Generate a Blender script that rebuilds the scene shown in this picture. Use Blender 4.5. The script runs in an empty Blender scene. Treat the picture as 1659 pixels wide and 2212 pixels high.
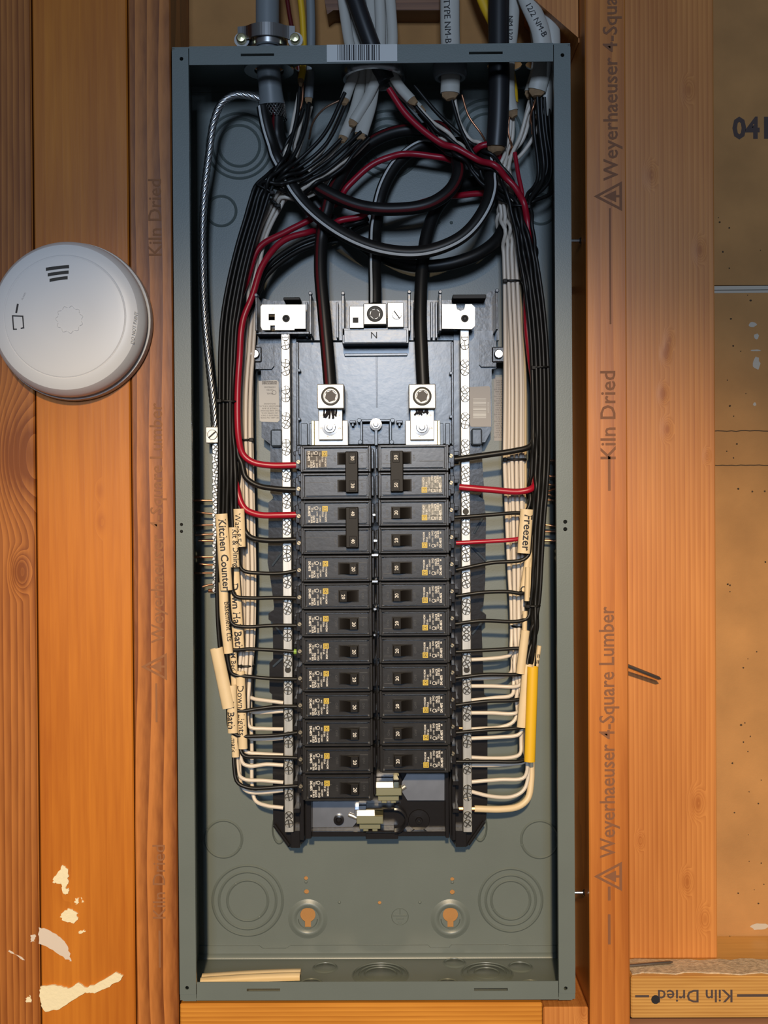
import bpy, bmesh, math, random
from mathutils import Vector, Matrix, geometry
random.seed(7)
sc = bpy.context.scene
C = sc.collection
pi = math.pi

# ---------------------------------------------------------------- camera
F_PX = 2338.9                                   # focal length in pixels of the 1659 x 2212 frame
CAM = Vector((0.01687, -0.98671, 0.01911))
def _rot(a, b, c):
    return Matrix.Rotation(c, 3, 'Z') @ Matrix.Rotation(b, 3, 'Y') @ Matrix.Rotation(a, 3, 'X')
W2C = _rot(0.008246, -0.007876, 0.006736) @ Matrix(((1, 0, 0), (0, 0, 1), (0, -1, 0)))
C2W = W2C.transposed()
cd = bpy.data.cameras.new('camera')
cam = bpy.data.objects.new('camera', cd); C.objects.link(cam)
cd.sensor_fit = 'VERTICAL'; cd.sensor_height = 24.0; cd.lens = 24.0 * F_PX / 2212
cd.clip_start = 0.01
cam.matrix_world = Matrix.Translation(CAM) @ C2W.to_4x4()
sc.camera = cam

# ---------------------------------------------------------------- light
sc.view_settings.view_transform = 'Standard'; sc.view_settings.look = 'None'
sc.view_settings.gamma = 1.0; sc.view_settings.use_curve_mapping = False
sc.view_settings.exposure = 0.0
w = bpy.data.worlds.new('world'); sc.world = w; w.use_nodes = True
w.node_tree.nodes['Background'].inputs[0].default_value = (0.55, 0.62, 0.75, 1)
w.node_tree.nodes['Background'].inputs[1].default_value = 0.075
def aim(o, p, t):
    o.location = p
    o.rotation_euler = (Vector(t) - Vector(p)).to_track_quat('-Z', 'Y').to_euler()
ld = bpy.data.lights.new('shaded_lamp', 'SPOT'); lo = bpy.data.objects.new('shaded_lamp', ld); C.objects.link(lo)
ld.energy = 340; ld.color = (1.0, 0.75, 0.44); ld.spot_size = math.radians(38.6); ld.spot_blend = 0.55; ld.shadow_soft_size = 0.05
aim(lo, (-0.03, -2.60, 0.88), (-0.01, 0.03, -0.75))
ld = bpy.data.lights.new('window_daylight', 'AREA'); lo = bpy.data.objects.new('window_daylight', ld); C.objects.link(lo)
ld.shape = 'RECTANGLE'; ld.size = 0.72; ld.size_y = 0.66; ld.energy = 66; ld.color = (0.60, 0.76, 1.0)
aim(lo, (-0.05, -4.3, 0.70), (0, 0, 0.1))

# ---------------------------------------------------------------- pixel ray -> point at depth y
def P(px, py, y):
    d = C2W @ Vector(((px - 829.5) / F_PX, (1106 - py) / F_PX, -1.0))
    return CAM + d * ((y - CAM.y) / d.y)
MM = 0.001
def pxm(y): return (y - CAM.y) / F_PX            # metres per photograph pixel at depth y

# ---------------------------------------------------------------- materials
MATS = {}
def mat(name, col, rough=0.5, metal=0.0, coat=0.0, bump=0.0, bscale=400, vary=0.0, vscale=60, spec=0.5, aniso=None, trans=0):
    if name in MATS: return MATS[name]
    m = bpy.data.materials.new(name); m.use_nodes = True; MATS[name] = m
    nt = m.node_tree; b = nt.nodes['Principled BSDF']
    b.inputs['Base Color'].default_value = (*col, 1); b.inputs['Roughness'].default_value = rough
    b.inputs['Metallic'].default_value = metal; b.inputs['Coat Weight'].default_value = coat
    b.inputs['Specular IOR Level'].default_value = spec
    b.inputs['Coat Roughness'].default_value = 0.15
    if bump or vary:
        tc = nt.nodes.new('ShaderNodeTexCoord'); mp = nt.nodes.new('ShaderNodeMapping')
        nt.links.new(tc.outputs['Object'], mp.inputs[0])
        if aniso: mp.inputs['Scale'].default_value = aniso
        if bump:
            n = nt.nodes.new('ShaderNodeTexNoise'); n.inputs['Scale'].default_value = bscale; n.inputs['Detail'].default_value = 3
            bp = nt.nodes.new('ShaderNodeBump'); bp.inputs['Strength'].default_value = bump; bp.inputs['Distance'].default_value = 0.001
            nt.links.new(mp.outputs[0], n.inputs['Vector']); nt.links.new(n.outputs['Fac'], bp.inputs['Height'])
            nt.links.new(bp.outputs[0], b.inputs['Normal'])
        if vary:
            n = nt.nodes.new('ShaderNodeTexNoise'); n.inputs['Scale'].default_value = vscale; n.inputs['Detail'].default_value = 5
            r = nt.nodes.new('ShaderNodeValToRGB')
            lo_, hi_ = [tuple(c * (1 + s * vary) for c in col) for s in (-1, 1)]
            r.color_ramp.elements[0].position = 0.3; r.color_ramp.elements[1].position = 0.7
            r.color_ramp.elements[0].color = (*lo_, 1); r.color_ramp.elements[1].color = (*hi_, 1)
            nt.links.new(mp.outputs[0], n.inputs['Vector']); nt.links.new(n.outputs['Fac'], r.inputs[0])
            nt.links.new(r.outputs[0], b.inputs['Base Color'])
    return m

WN = {}
def wood(name, light, dark, seed=0, horiz=False, rings=60, ring_amt=0.5, distort=3.0, rough=0.36, zs=0.05):
    if name in MATS: return MATS[name]
    m = bpy.data.materials.new(name); m.use_nodes = True; MATS[name] = m
    nt = m.node_tree; b = nt.nodes['Principled BSDF']; L = nt.links.new
    tc = nt.nodes.new('ShaderNodeTexCoord'); mp = nt.nodes.new('ShaderNodeMapping')
    L(tc.outputs['Object'], mp.inputs[0])
    mp.inputs['Location'].default_value = (seed * 1.37, seed * 0.71, seed * 2.3)
    if horiz: mp.inputs['Rotation'].default_value = (0, pi / 2, 0)
    st = nt.nodes.new('ShaderNodeMapping'); st.inputs['Scale'].default_value = (1, 1, zs)
    L(mp.outputs[0], st.inputs[0])
    wv = nt.nodes.new('ShaderNodeTexWave'); wv.bands_direction = 'X'; wv.wave_profile = 'SAW'
    wv.inputs['Scale'].default_value = rings; wv.inputs['Distortion'].default_value = distort
    wv.inputs['Detail'].default_value = 3; wv.inputs['Detail Scale'].default_value = 0.35
    L(st.outputs[0], wv.inputs['Vector'])
    nz = nt.nodes.new('ShaderNodeTexNoise'); nz.inputs['Scale'].default_value = 260; nz.inputs['Detail'].default_value = 5
    L(st.outputs[0], nz.inputs['Vector'])
    big = nt.nodes.new('ShaderNodeTexNoise'); big.inputs['Scale'].default_value = 9; big.inputs['Detail'].default_value = 3
    st2 = nt.nodes.new('ShaderNodeMapping'); st2.inputs['Scale'].default_value = (1.6, 1, 0.35); L(mp.outputs[0], st2.inputs[0])
    L(st2.outputs[0], big.inputs['Vector'])
    def mth(op, a, bb):
        n = nt.nodes.new('ShaderNodeMath'); n.operation = op
        for i, v in enumerate((a, bb)):
            if hasattr(v, 'is_linked'): L(v, n.inputs[i])
            else: n.inputs[i].default_value = v
        return n.outputs[0]
    f = mth('ADD', mth('ADD', mth('MULTIPLY', wv.outputs['Fac'], ring_amt), mth('MULTIPLY', nz.outputs['Fac'], 0.60)), mth('MULTIPLY', big.outputs['Fac'], 0.95))
    f = mth('SUBTRACT', f, 0.52 + ring_amt * 0.25)
    r = nt.nodes.new('ShaderNodeValToRGB'); e = r.color_ramp.elements
    e[0].position = 0.05; e[1].position = 0.75; e[0].color = (*light, 1); e[1].color = (*dark, 1)
    L(f, r.inputs[0]); L(r.outputs[0], b.inputs['Base Color'])
    b.inputs['Roughness'].default_value = rough; b.inputs['Specular IOR Level'].default_value = 0.4
    bp = nt.nodes.new('ShaderNodeBump'); bp.inputs['Strength'].default_value = 0.12; bp.inputs['Distance'].default_value = 0.0008
    L(f, bp.inputs['Height']); L(bp.outputs[0], b.inputs['Normal'])
    WN[name] = (nt, tc, st, wv, r, f)
    return m
def add_knots(name, o, knots):
    """growth rings bend and darken round each knot; knots: (px, py, depth, radius, strength)"""
    nt, tc, st, wv, r, f = WN[name]; L = nt.links.new; tot = None
    for px, py, y, rad, s in knots:
        c = P(px, py, y) - WO[o.name]
        su = nt.nodes.new('ShaderNodeVectorMath'); su.operation = 'SUBTRACT'; su.inputs[1].default_value = c; L(tc.outputs['Object'], su.inputs[0])
        mu = nt.nodes.new('ShaderNodeVectorMath'); mu.operation = 'MULTIPLY'; mu.inputs[1].default_value = (1, 0, .5); L(su.outputs[0], mu.inputs[0])
        le = nt.nodes.new('ShaderNodeVectorMath'); le.operation = 'LENGTH'; L(mu.outputs[0], le.inputs[0])
        mr = nt.nodes.new('ShaderNodeMapRange'); mr.interpolation_type = 'SMOOTHERSTEP'; mr.inputs[1].default_value = 0; mr.inputs[2].default_value = rad; mr.inputs[3].default_value = s; mr.inputs[4].default_value = 0
        L(le.outputs['Value'], mr.inputs[0])
        if tot is None: tot = mr.outputs[0]
        else:
            ad = nt.nodes.new('ShaderNodeMath'); L(tot, ad.inputs[0]); L(mr.outputs[0], ad.inputs[1]); tot = ad.outputs[0]
    sc_ = nt.nodes.new('ShaderNodeMath'); sc_.operation = 'MULTIPLY'; sc_.inputs[1].default_value = .03; L(tot, sc_.inputs[0])
    cb = nt.nodes.new('ShaderNodeCombineXYZ'); L(sc_.outputs[0], cb.inputs[0])
    av = nt.nodes.new('ShaderNodeVectorMath'); L(st.outputs[0], av.inputs[0]); L(cb.outputs[0], av.inputs[1]); L(av.outputs[0], wv.inputs['Vector'])
    pw = nt.nodes.new('ShaderNodeMath'); pw.operation = 'POWER'; pw.inputs[1].default_value = 3; L(tot, pw.inputs[0])
    ad = nt.nodes.new('ShaderNodeMath'); L(f, ad.inputs[0]); L(pw.outputs[0], ad.inputs[1]); L(ad.outputs[0], r.inputs[0])

mat('enclosure_paint', (0.136, 0.160, 0.150), 0.38, bump=0.05, bscale=900, vary=0.05, vscale=14)
mat('black_plastic', (0.013, 0.012, 0.013), 0.24, bump=0.08, bscale=220, spec=0.45)
mat('pan_plastic', (0.050, 0.068, 0.095), 0.25, bump=0.10, bscale=120, spec=0.47)
mat('breaker_plastic', (0.021, 0.020, 0.020), 0.30, bump=0.05, bscale=260, vary=0.25, vscale=90)
mat('handle_plastic', (0.007, 0.0055, 0.0045), 0.5, spec=0.25)
mat('emboss_plastic', (0.045, 0.044, 0.044), 0.45)
mat('tin_metal', (0.44, 0.42, 0.38), 0.40, 0.75, bump=0.1, bscale=260, vary=0.12, vscale=120)
mat('bar_metal', (0.50, 0.49, 0.46), 0.38, 0.6, vary=0.15, vscale=60, aniso=(6, 1, 0.4))
mat('zinc', (0.62, 0.62, 0.62), 0.25, 1.0)
mat('screw_metal', (0.66, 0.65, 0.61), 0.30, 0.75)
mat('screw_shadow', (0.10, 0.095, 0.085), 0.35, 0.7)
mat('dust', (0.52, 0.42, 0.30), 0.9, bump=.8, bscale=500, vary=.3, vscale=250)
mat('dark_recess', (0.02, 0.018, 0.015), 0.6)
mat('brass_zinc', (0.78, 0.72, 0.42), 0.28, 0.9)
mat('bus_metal', (0.46, 0.47, 0.50), 0.30, 0.9, vary=0.15, vscale=40)
mat('copper', (0.60, 0.27, 0.15), 0.32, 0.9)
mat('dull_copper', (0.30, 0.17, 0.11), 0.42, 0.7)
mat('aluminium', (0.72, 0.72, 0.72), 0.27, 1.0)
mat('wire_black', (0.009, 0.0085, 0.008), 0.42, spec=0.35)
mat('terminal_metal', (0.30, 0.25, 0.17), 0.4, 0.8)
mat('wire_white', (0.70, 0.62, 0.53), 0.38)
mat('wire_red', (0.36, 0.006, 0.022), 0.36)
mat('stripe_red', (0.10, 0.008, 0.010), 0.35)
mat('stripe_white', (0.72, 0.72, 0.70), 0.35)
mat('sheath_cream', (0.74, 0.58, 0.36), 0.48, bump=0.05, bscale=90, vary=0.05, vscale=40)
mat('sheath_white', (0.52, 0.50, 0.45), 0.45)
mat('sheath_yellow', (0.80, 0.47, 0.02), 0.42)
mat('sheath_grey', (0.20, 0.22, 0.23), 0.45)
mat('sheath_black', (0.014, 0.014, 0.016), 0.40)
mat('brown_paper', (0.30, 0.18, 0.09), 0.8, vary=0.2, vscale=200)
mat('ink', (0.012, 0.010, 0.012), 0.6)
mat('stamp_ink', (0.22, 0.085, 0.034), 0.7)
mat('stamp_faint', (0.27, 0.105, 0.036), 0.7)
mat('stencil_ink', (0.07, 0.045, 0.04), 0.8)
mat('sticker_grey', (0.34, 0.32, 0.31), 0.5)
mat('sticker_light', (0.52, 0.51, 0.49), 0.5)
mat('sticker_white', (0.66, 0.66, 0.64), 0.5)
mat('print_white', (0.82, 0.78, 0.72), 0.6)
mat('print_grey', (0.14, 0.13, 0.13), 0.6)
mat('logo_yellow', (0.68, 0.48, 0.06), 0.5)
mat('label_faded', (0.24, 0.24, 0.23), 0.6, vary=.5, vscale=500)
mat('label_brown', (0.045, 0.032, 0.022), 0.5)
mat('green_sleeve', (0.25, 0.42, 0.06), 0.5)
mat('detector_white', (0.78, 0.77, 0.76), 0.40)
mat('detector_base', (0.60, 0.57, 0.53), 0.5)
mat('plaster', (0.82, 0.72, 0.48), 0.8, bump=0.5, bscale=300)
mat('white_smear', (0.66, 0.56, 0.47), 0.7)
mat('steel_nail', (0.30, 0.25, 0.21), 0.35, 0.9)
mat('drywall_paper', (0.43, 0.212, 0.070), 0.85, bump=0.15, bscale=500, vary=0.14, vscale=18)
mat('drywall_edge', (0.50, 0.44, 0.36), 0.8)
mat('speck_dark', (0.05, 0.03, 0.015), 0.9)
wood('wood_plank_a', (0.46, 0.165, 0.036), (0.22, 0.062, 0.012), 1, rings=55, ring_amt=0.6, distort=5, zs=.07)
wood('wood_plank_b', (0.58, 0.195, 0.02), (0.36, 0.092, 0.008), 2, rings=18, ring_amt=0.15, distort=6)
wood('wood_stud_a', (0.52, 0.19, 0.045), (0.19, 0.055, 0.012), 3, rings=26, ring_amt=0.7, distort=9, zs=.16)
wood('wood_stud_b', (0.6, 0.215, 0.042), (0.34, 0.095, 0.016), 4, rings=28, ring_amt=0.4, distort=8)
wood('wood_flat', (0.64, 0.26, 0.068), (0.4, 0.13, 0.028), 5, rings=70, ring_amt=0.34, distort=4, zs=.03)
wood('wood_block', (0.7, 0.3, 0.045), (0.44, 0.155, 0.018), 6, horiz=True, rings=75, ring_amt=0.5, distort=2.5)
wood('wood_block_pale', (0.64, 0.35, 0.1), (0.38, 0.165, 0.036), 7, horiz=True, rings=110, ring_amt=0.5, distort=3)
wood('wood_dark', (0.26, 0.12, 0.06), (0.13, 0.055, 0.03), 8, horiz=True, rings=50)

# ---------------------------------------------------------------- mesh builder
class G:
    def __init__(self): self.v = []; self.f = []
    def add(self, vs, fs):
        n = len(self.v); self.v += [tuple(p) for p in vs]; self.f += [tuple(i + n for i in q) for q in fs]; return self
    def box(self, x0, x1, y0, y1, z0, z1, bev=0.0):
        x0, x1 = sorted((x0, x1)); y0, y1 = sorted((y0, y1)); z0, z1 = sorted((z0, z1))
        bev = min(bev, 0.45 * min(x1 - x0, y1 - y0, z1 - z0))
        if bev <= 0:
            vs = [(x, y, z) for x in (x0, x1) for y in (y0, y1) for z in (z0, z1)]
            return self.add(vs, [(0, 1, 3, 2), (4, 6, 7, 5), (0, 4, 5, 1), (2, 3, 7, 6), (0, 2, 6, 4), (1, 5, 7, 3)])
        # chamfered box: front (low y) edges and vertical edges
        bm = bmesh.new(); bmesh.ops.create_cube(bm, size=1.0)
        for q in bm.verts:
            q.co = Vector(((x0 + x1) / 2 + q.co.x * (x1 - x0), (y0 + y1) / 2 + q.co.y * (y1 - y0), (z0 + z1) / 2 + q.co.z * (z1 - z0)))
        bmesh.ops.bevel(bm, geom=bm.edges[:], offset=bev, segments=1, affect='EDGES')
        bm.verts.index_update()
        self.add([q.co[:] for q in bm.verts], [[q.index for q in f.verts] for f in bm.faces]); bm.free(); return self
    def prism(self, outer, y0, y1, holes=(), axis='y'):
        """polygon (a,b) extruded; axis y: (x,z); axis z: (x,y); axis x: (y,z)"""
        loops = [list(outer)] + [list(h) for h in holes]
        vs, es = [], []
        for lp in loops:
            n = len(vs); vs += [Vector(p) for p in lp]; es += [(n + i, n + (i + 1) % len(lp)) for i in range(len(lp))]
        ov, oe, of, *_ = geometry.delaunay_2d_cdt(vs, es, [], 1, 1e-7)
        def inside(x, y, lp):
            c = False
            for (ax, ay), (bx, by) in zip(lp, lp[1:] + lp[:1]):
                if (ay > y) != (by > y) and x < (bx - ax) * (y - ay) / (by - ay) + ax: c = not c
            return c
        if holes:
            def keep(f):
                x = sum(ov[i].x for i in f) / len(f); y = sum(ov[i].y for i in f) / len(f)
                return not any(inside(x, y, lp) for lp in loops[1:])
            of = [f for f in of if keep(f)]
        def m(p, y): return {'y': (p[0], y, p[1]), 'z': (p[0], p[1], y), 'x': (y, p[0], p[1])}[axis]
        k = len(ov)
        V = [m(p, y0) for p in ov] + [m(p, y1) for p in ov]
        Fs = [tuple(f) for f in of] + [tuple(i + k for i in reversed(f)) for f in of]
        cnt = {}
        for f in of:
            for a, b in zip(f, list(f[1:]) + [f[0]]): cnt[(a, b)] = 1
        for a, b in cnt:
            if (b, a) not in cnt: Fs.append((b, a, a + k, b + k))
        return self.add(V, Fs)
    def revolve(self, prof, c, seg=24, axis='y', a0=0.0, a1=2 * pi):
        """prof: (radius, offset along axis) list, c: centre"""
        full = abs(a1 - a0 - 2 * pi) < 1e-6
        ns = seg if full else seg + 1
        V = []; m = len(prof)
        for i in range(ns):
            t = a0 + (a1 - a0) * i / seg; ct, s = math.cos(t), math.sin(t)
            for r, h in prof:
                V.append({'y': (c[0] + r * ct, c[1] + h, c[2] + r * s), 'z': (c[0] + r * ct, c[1] + r * s, c[2] + h), 'x': (c[0] + h, c[1] + r * ct, c[2] + r * s)}[axis])
        Fs = []
        for i in range(ns if full else ns - 1):
            j = (i + 1) % ns
            for k in range(m - 1): Fs.append((i * m + k, i * m + k + 1, j * m + k + 1, j * m + k))
        return self.add(V, Fs)
    def cyl(self, c, r, y0, y1, seg=20, axis='y', cham=0.0):
        pr = [(1e-6, y0), (r - cham, y0), (r, y0 + math.copysign(cham, y1 - y0)), (r, y1), (1e-6, y1)]
        return self.revolve(pr, c, seg, axis)
    def tube(self, path, r, sides=10, caps=True, closed=False, flat=None):
        n = len(path); T = []
        for i in range(n):
            a = path[(i - 1) % n] if closed or i > 0 else path[i]
            b = path[(i + 1) % n] if closed or i < n - 1 else path[i]
            T.append((b - a).normalized())
        N = Vector((0, -1, 0)); N = (N - T[0] * N.dot(T[0]))
        if N.length < 1e-3: N = Vector((1, 0, 0)) - T[0] * T[0].x
        N.normalize(); V = []
        for i in range(n):
            N = N - T[i] * N.dot(T[i]); N.normalize(); B = T[i].cross(N)
            ri = r[i] if isinstance(r, (list, tuple)) else r
            fy, fx = flat if flat else (1, 1)
            for k in range(sides):
                t = 2 * pi * k / sides
                V.append(path[i] + (N * math.cos(t) * fy + B * math.sin(t) * fx) * ri)
        Fs = []
        for i in range(n if closed else n - 1):
            j = (i + 1) % n
            for k in range(sides):
                l = (k + 1) % sides; Fs.append((i * sides + k, i * sides + l, j * sides + l, j * sides + k))
        if caps and not closed:
            Fs.append(tuple(reversed(range(sides)))); Fs.append(tuple((n - 1) * sides + k for k in range(sides)))
        return self.add(V, Fs)
    def strip(self, path, r, ang, half, seg=4):
        """a stripe on a round wire: an arc strip swept round the wire, centred `ang` from the camera-facing side"""
        n = len(path); V = []
        for i in range(n):
            T = (path[min(i + 1, n - 1)] - path[max(i - 1, 0)]).normalized()
            N = Vector((0, -1, 0)); N = N - T * N.dot(T); N.normalize(); B = T.cross(N)
            for k in range(seg + 1):
                t = ang + half * (2 * k / seg - 1)
                V.append(path[i] + (N * math.cos(t) + B * math.sin(t)) * r)
        m = seg + 1
        return self.add(V, [(i * m + k, i * m + k + 1, (i + 1) * m + k + 1, (i + 1) * m + k) for i in range(n - 1) for k in range(seg)])

def spline(pts, n=8):
    """centripetal Catmull-Rom through 3D points"""
    p = [Vector(q) for q in pts]
    if len(p) == 2: return [p[0].lerp(p[1], i / n) for i in range(n + 1)]
    p = [p[0] * 2 - p[1]] + p + [p[-1] * 2 - p[-2]]; out = []
    for i in range(1, len(p) - 2):
        p0, p1, p2, p3 = p[i - 1:i + 3]
        t0 = 0; t1 = t0 + max((p1 - p0).length, 1e-6) ** .5; t2 = t1 + max((p2 - p1).length, 1e-6) ** .5; t3 = t2 + max((p3 - p2).length, 1e-6) ** .5
        k = max(3, min(n, int((p2 - p1).length / 0.004) + 2))
        for j in range(k):
            t = t1 + (t2 - t1) * j / k
            a1 = p0 * ((t1 - t) / (t1 - t0)) + p1 * ((t - t0) / (t1 - t0)); a2 = p1 * ((t2 - t) / (t2 - t1)) + p2 * ((t - t1) / (t2 - t1)); a3 = p2 * ((t3 - t) / (t3 - t2)) + p3 * ((t - t2) / (t3 - t2))
            b1 = a1 * ((t2 - t) / (t2 - t0)) + a2 * ((t - t0) / (t2 - t0)); b2 = a2 * ((t3 - t) / (t3 - t1)) + a3 * ((t - t1) / (t3 - t1))
            out.append(b1 * ((t2 - t) / (t2 - t1)) + b2 * ((t - t1) / (t2 - t1)))
    out.append(p[-2]); return out
def pp(*pts): return [P(*q) for q in pts]

WO = {}
def finish(me, ang=35):
    me.validate(); me.update()
    for q in me.polygons: q.use_smooth = True
    me.set_sharp_from_angle(angle=math.radians(ang))
def obj(name, g, m, parent=None, ang=35, local=False, fixn=True, split=None):
    V = g.v
    if local: o0 = Vector((0, 0, 0))
    else:
        xs, ys, zs = zip(*V); o0 = Vector(((min(xs) + max(xs)) / 2, (min(ys) + max(ys)) / 2, min(zs)))
    me = bpy.data.meshes.new(name); me.from_pydata([(a - o0.x, b - o0.y, c - o0.z) for a, b, c in V], [], g.f)
    if fixn:
        bm = bmesh.new(); bm.from_mesh(me); bmesh.ops.recalc_face_normals(bm, faces=bm.faces[:]); bm.to_mesh(me); bm.free()
    finish(me, ang)
    me.materials.append(MATS[m] if isinstance(m, str) else m)
    if split:                                       # first `n` faces use the first material, the rest another
        me.materials.append(MATS[split[1]])
        for q in me.polygons: q.material_index = 0 if q.index < split[0] else 1
    o = bpy.data.objects.new(name, me); C.objects.link(o); WO[o.name] = o0
    if parent is not None:
        o.parent = parent; o.location = o0 - WO.get(parent.name, Vector())
    else: o.location = o0
    return o
def tag(o, label, cat, group=None, kind=None):
    if label: o['label'] = label
    if cat: o['category'] = cat
    if group: o['group'] = group
    if kind: o['kind'] = kind
    return o
def thing(name, loc, label, cat, group=None):
    o = bpy.data.objects.new(name, None); C.objects.link(o); o.location = loc; o.empty_display_size = 0.02
    WO[o.name] = Vector(loc); return tag(o, label, cat, group)
def copy_tree(o, parent=None):
    c = o.copy(); C.objects.link(c); c.parent = parent
    for ch in list(o.children): copy_tree(ch, c)
    return c

TXT = {}
def text_geo(s, bold=0.0, res=2):
    k = (s, bold)
    if k in TXT: return TXT[k]
    cu = bpy.data.curves.new('t', 'FONT'); cu.body = s; cu.size = 1.0; cu.resolution_u = res; cu.offset = bold; cu.align_x = 'CENTER'; cu.align_y = 'CENTER'
    o = bpy.data.objects.new('t', cu); C.objects.link(o)
    dg = bpy.context.evaluated_depsgraph_get(); ev = o.evaluated_get(dg); me = ev.to_mesh()
    r = ([(q.co.x, q.co.y) for q in me.vertices], [tuple(p.vertices) for p in me.polygons]); ev.to_mesh_clear()
    bpy.data.objects.remove(o); bpy.data.curves.remove(cu); TXT[k] = r
    return r
def text(g, s, c, size, y, rot=0.0, bold=0.0, sx=1.0, conform=None, shear=0.0):
    """flat lettering facing the camera side (-y); c = (x, z), rot in degrees counter-clockwise as seen"""
    vs, fs = text_geo(s, bold); a = math.radians(rot); ca, sa = math.cos(a), math.sin(a); V = []
    for u, v in vs:
        u = (u + shear * v) * size * sx; v = v * size
        x, z = c[0] + u * ca - v * sa, c[1] + u * sa + v * ca
        V.append((x, conform(x, z) if conform else y, z))
    # normal must face -y
    g.add(V, fs); return g
def circ(cx, cz, r, n=16, a0=0.0, a1=2 * pi):
    return [(cx + r * math.cos(a0 + (a1 - a0) * i / n), cz + r * math.sin(a0 + (a1 - a0) * i / n)) for i in range(n)]
def rect(x0, z0, x1, z1): return [(x0, z0), (x1, z0), (x1, z1), (x0, z1)]
def X(px, py, y): return P(px, py, y).x
def Z(px, py, y): return P(px, py, y).z
def bpx(g, x0, y0, x1, y1, d0, d1, bev=0.0004):
    """world-aligned box whose front face (depth d0) covers the photograph's rectangle"""
    a = P(x0, (y0 + y1) / 2, d0).x; b = P(x1, (y0 + y1) / 2, d0).x
    c = P((x0 + x1) / 2, y0, d0).z; d = P((x0 + x1) / 2, y1, d0).z
    return g.box(a, b, d0, d1, d, c, bev)
def ppoly(pts, y): return [(P(a, b, y).x, P(a, b, y).z) for a, b in pts]
# ================================================================ the setting
YB = 0.0935                                     # drywall face behind the studs
HB = 0.8713 / 2; WB = 0.181; YI = 0.0920        # enclosure half height, half width, inside of its back
g = G().box(-0.85, 0.85, YB, YB + 0.0127, Z(1600, 616, YB), 0.85)
wall = tag(obj('wall_back', g, 'drywall_paper'), 'brown paper back of drywall behind the studs', None, kind='structure')
zb = Z(1600, 633, YB)
obj('drywall_sheet', G().box(-0.85, 0.85, YB, YB + 0.0127, -0.85, zb), 'drywall_paper', wall)
g = G().box(X(1480, 620, YB), 0.85, YB + 0.0006, YB + 0.012, zb + 0.0034, Z(1600, 617, YB) - 0.0002); obj('sheet_edge', g, 'drywall_edge', wall)
g = G().box(X(1480, 628, YB), 0.85, YB + 0.0006, YB + 0.012, zb + 0.0002, zb + 0.0028); obj('sheet_edge', g, 'drywall_edge', wall)
obj('seam_gap', G().box(-0.85, 0.85, YB + 0.004, YB + 0.013, zb, Z(1600, 616, YB)), 'speck_dark', wall)
g = G()
text(g, '041', (X(1626, 279, YB), Z(1626, 279, YB)), 0.029, YB - 0.0002, bold=0.035, sx=.92)
obj('stencilled_number', g, 'stencil_ink', wall, fixn=False)
g = G(); random.seed(3)
for i in range(46):
    a, b = random.uniform(1552, 1655), random.uniform(380, 2030); q = P(a, b, YB); r = random.uniform(.0004, .0011)
    g.prism([(q.x + r * random.uniform(.6, 1.5) * math.cos(t), q.z + r * math.sin(t)) for t in [k * pi / 3 for k in range(6)]], YB - 0.0003, YB)
tag(obj('paper_specks', g, 'speck_dark', wall), None, None, kind='stuff')
for k, (px, py, rx, ry) in enumerate(((1626, 701, 9, 6), (1634, 727, 6, 7), (1634, 785, 8, 16), (1633, 757, 12, 2), (1630, 873, 4, 4), (1640, 2002, 22, 8))):
    g = G(); q = P(px, py, YB); random.seed(k); s_ = pxm(YB)
    g.prism([(q.x + rx * s_ * math.cos(t) * random.uniform(.7, 1.1), q.z + ry * s_ * math.sin(t) * random.uniform(.7, 1.1)) for t in [i_ * pi / 7 for i_ in range(14)]], YB - 0.0002, YB + .0001); obj('chalky_scuff', g, 'drywall_edge', wall)
for py in (931, 1005):
    g = G(); n_ = 12; random.seed(py); up = [P(1540 + 120 * i_ / n_, py + random.uniform(-1, 1), YB) for i_ in range(n_ + 1)]
    g.prism([(p_.x, p_.z + .0005) for p_ in up] + [(p_.x, p_.z - .0003) for p_ in reversed(up)], YB - .0002, YB + .0001); obj('paper_crack', g, 'speck_dark', wall)

def board(name, x0, x1, y0, y1, z0, z1, m, label, bev=0.0012):
    return tag(obj(name, G().box(x0, x1, y0, y1, z0, z1, bev), m), label, 'lumber')
XL1 = X(80, 1106, 0); XL2 = X(283.5, 1106, 0); XL3 = -WB - 0.0012
b0 = board('wall_stud', XL1 - 0.095, XL1 - 0.0016, 0, 0.038, -0.85, 0.85, 'wood_plank_a', 'ringed brown board at the very edge, behind the smoke detector')
b1 = board('wall_stud', XL1, XL2, -0.0005, 0.038, -0.85, 0.85, 'wood_plank_b', 'wide smooth orange board splashed with plaster below the smoke detector')
b2 = board('wall_stud', XL2 + 0.0008, XL3, 0.0005, YB - .001, -0.85, 0.85, 'wood_stud_a', 'wavy grained stud with faint stamp between smoke detector and panel')
XR1 = X(1269, 1106, 0); XR2 = X(1356, 1106, 0)
b3 = board('wall_stud', XR1, XR2, 0, YB - .001, -0.85, 0.85, 'wood_stud_b', 'narrow stud edge stamped with lumber lettering beside the panel')
ZK = Z(1500, 2110, 0.0)
b4 = board('backing_board', XR2 + 0.0008, X(1546, 1106, 0.038), 0.038, 0.076, ZK + 0.0003, 0.85, 'wood_flat', 'wide pale brown board set back beside the stamped stud')
b5 = board('blocking', XR2 + 0.0008, XR2 + 0.45, 0.0, YB - .001, Z(1500, 2200, 0), ZK, 'wood_block_pale', 'yellowish cross block with upside-down stamp under the set-back board')
tag(obj('sill_board', G().box(XR2 + 0.0008, XR2 + 0.45, 0.012, YB - .001, -0.62, Z(1500, 2201, .012), .001), 'wood_dark'), 'dark board below the stamped yellowish cross block', 'lumber')
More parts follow.
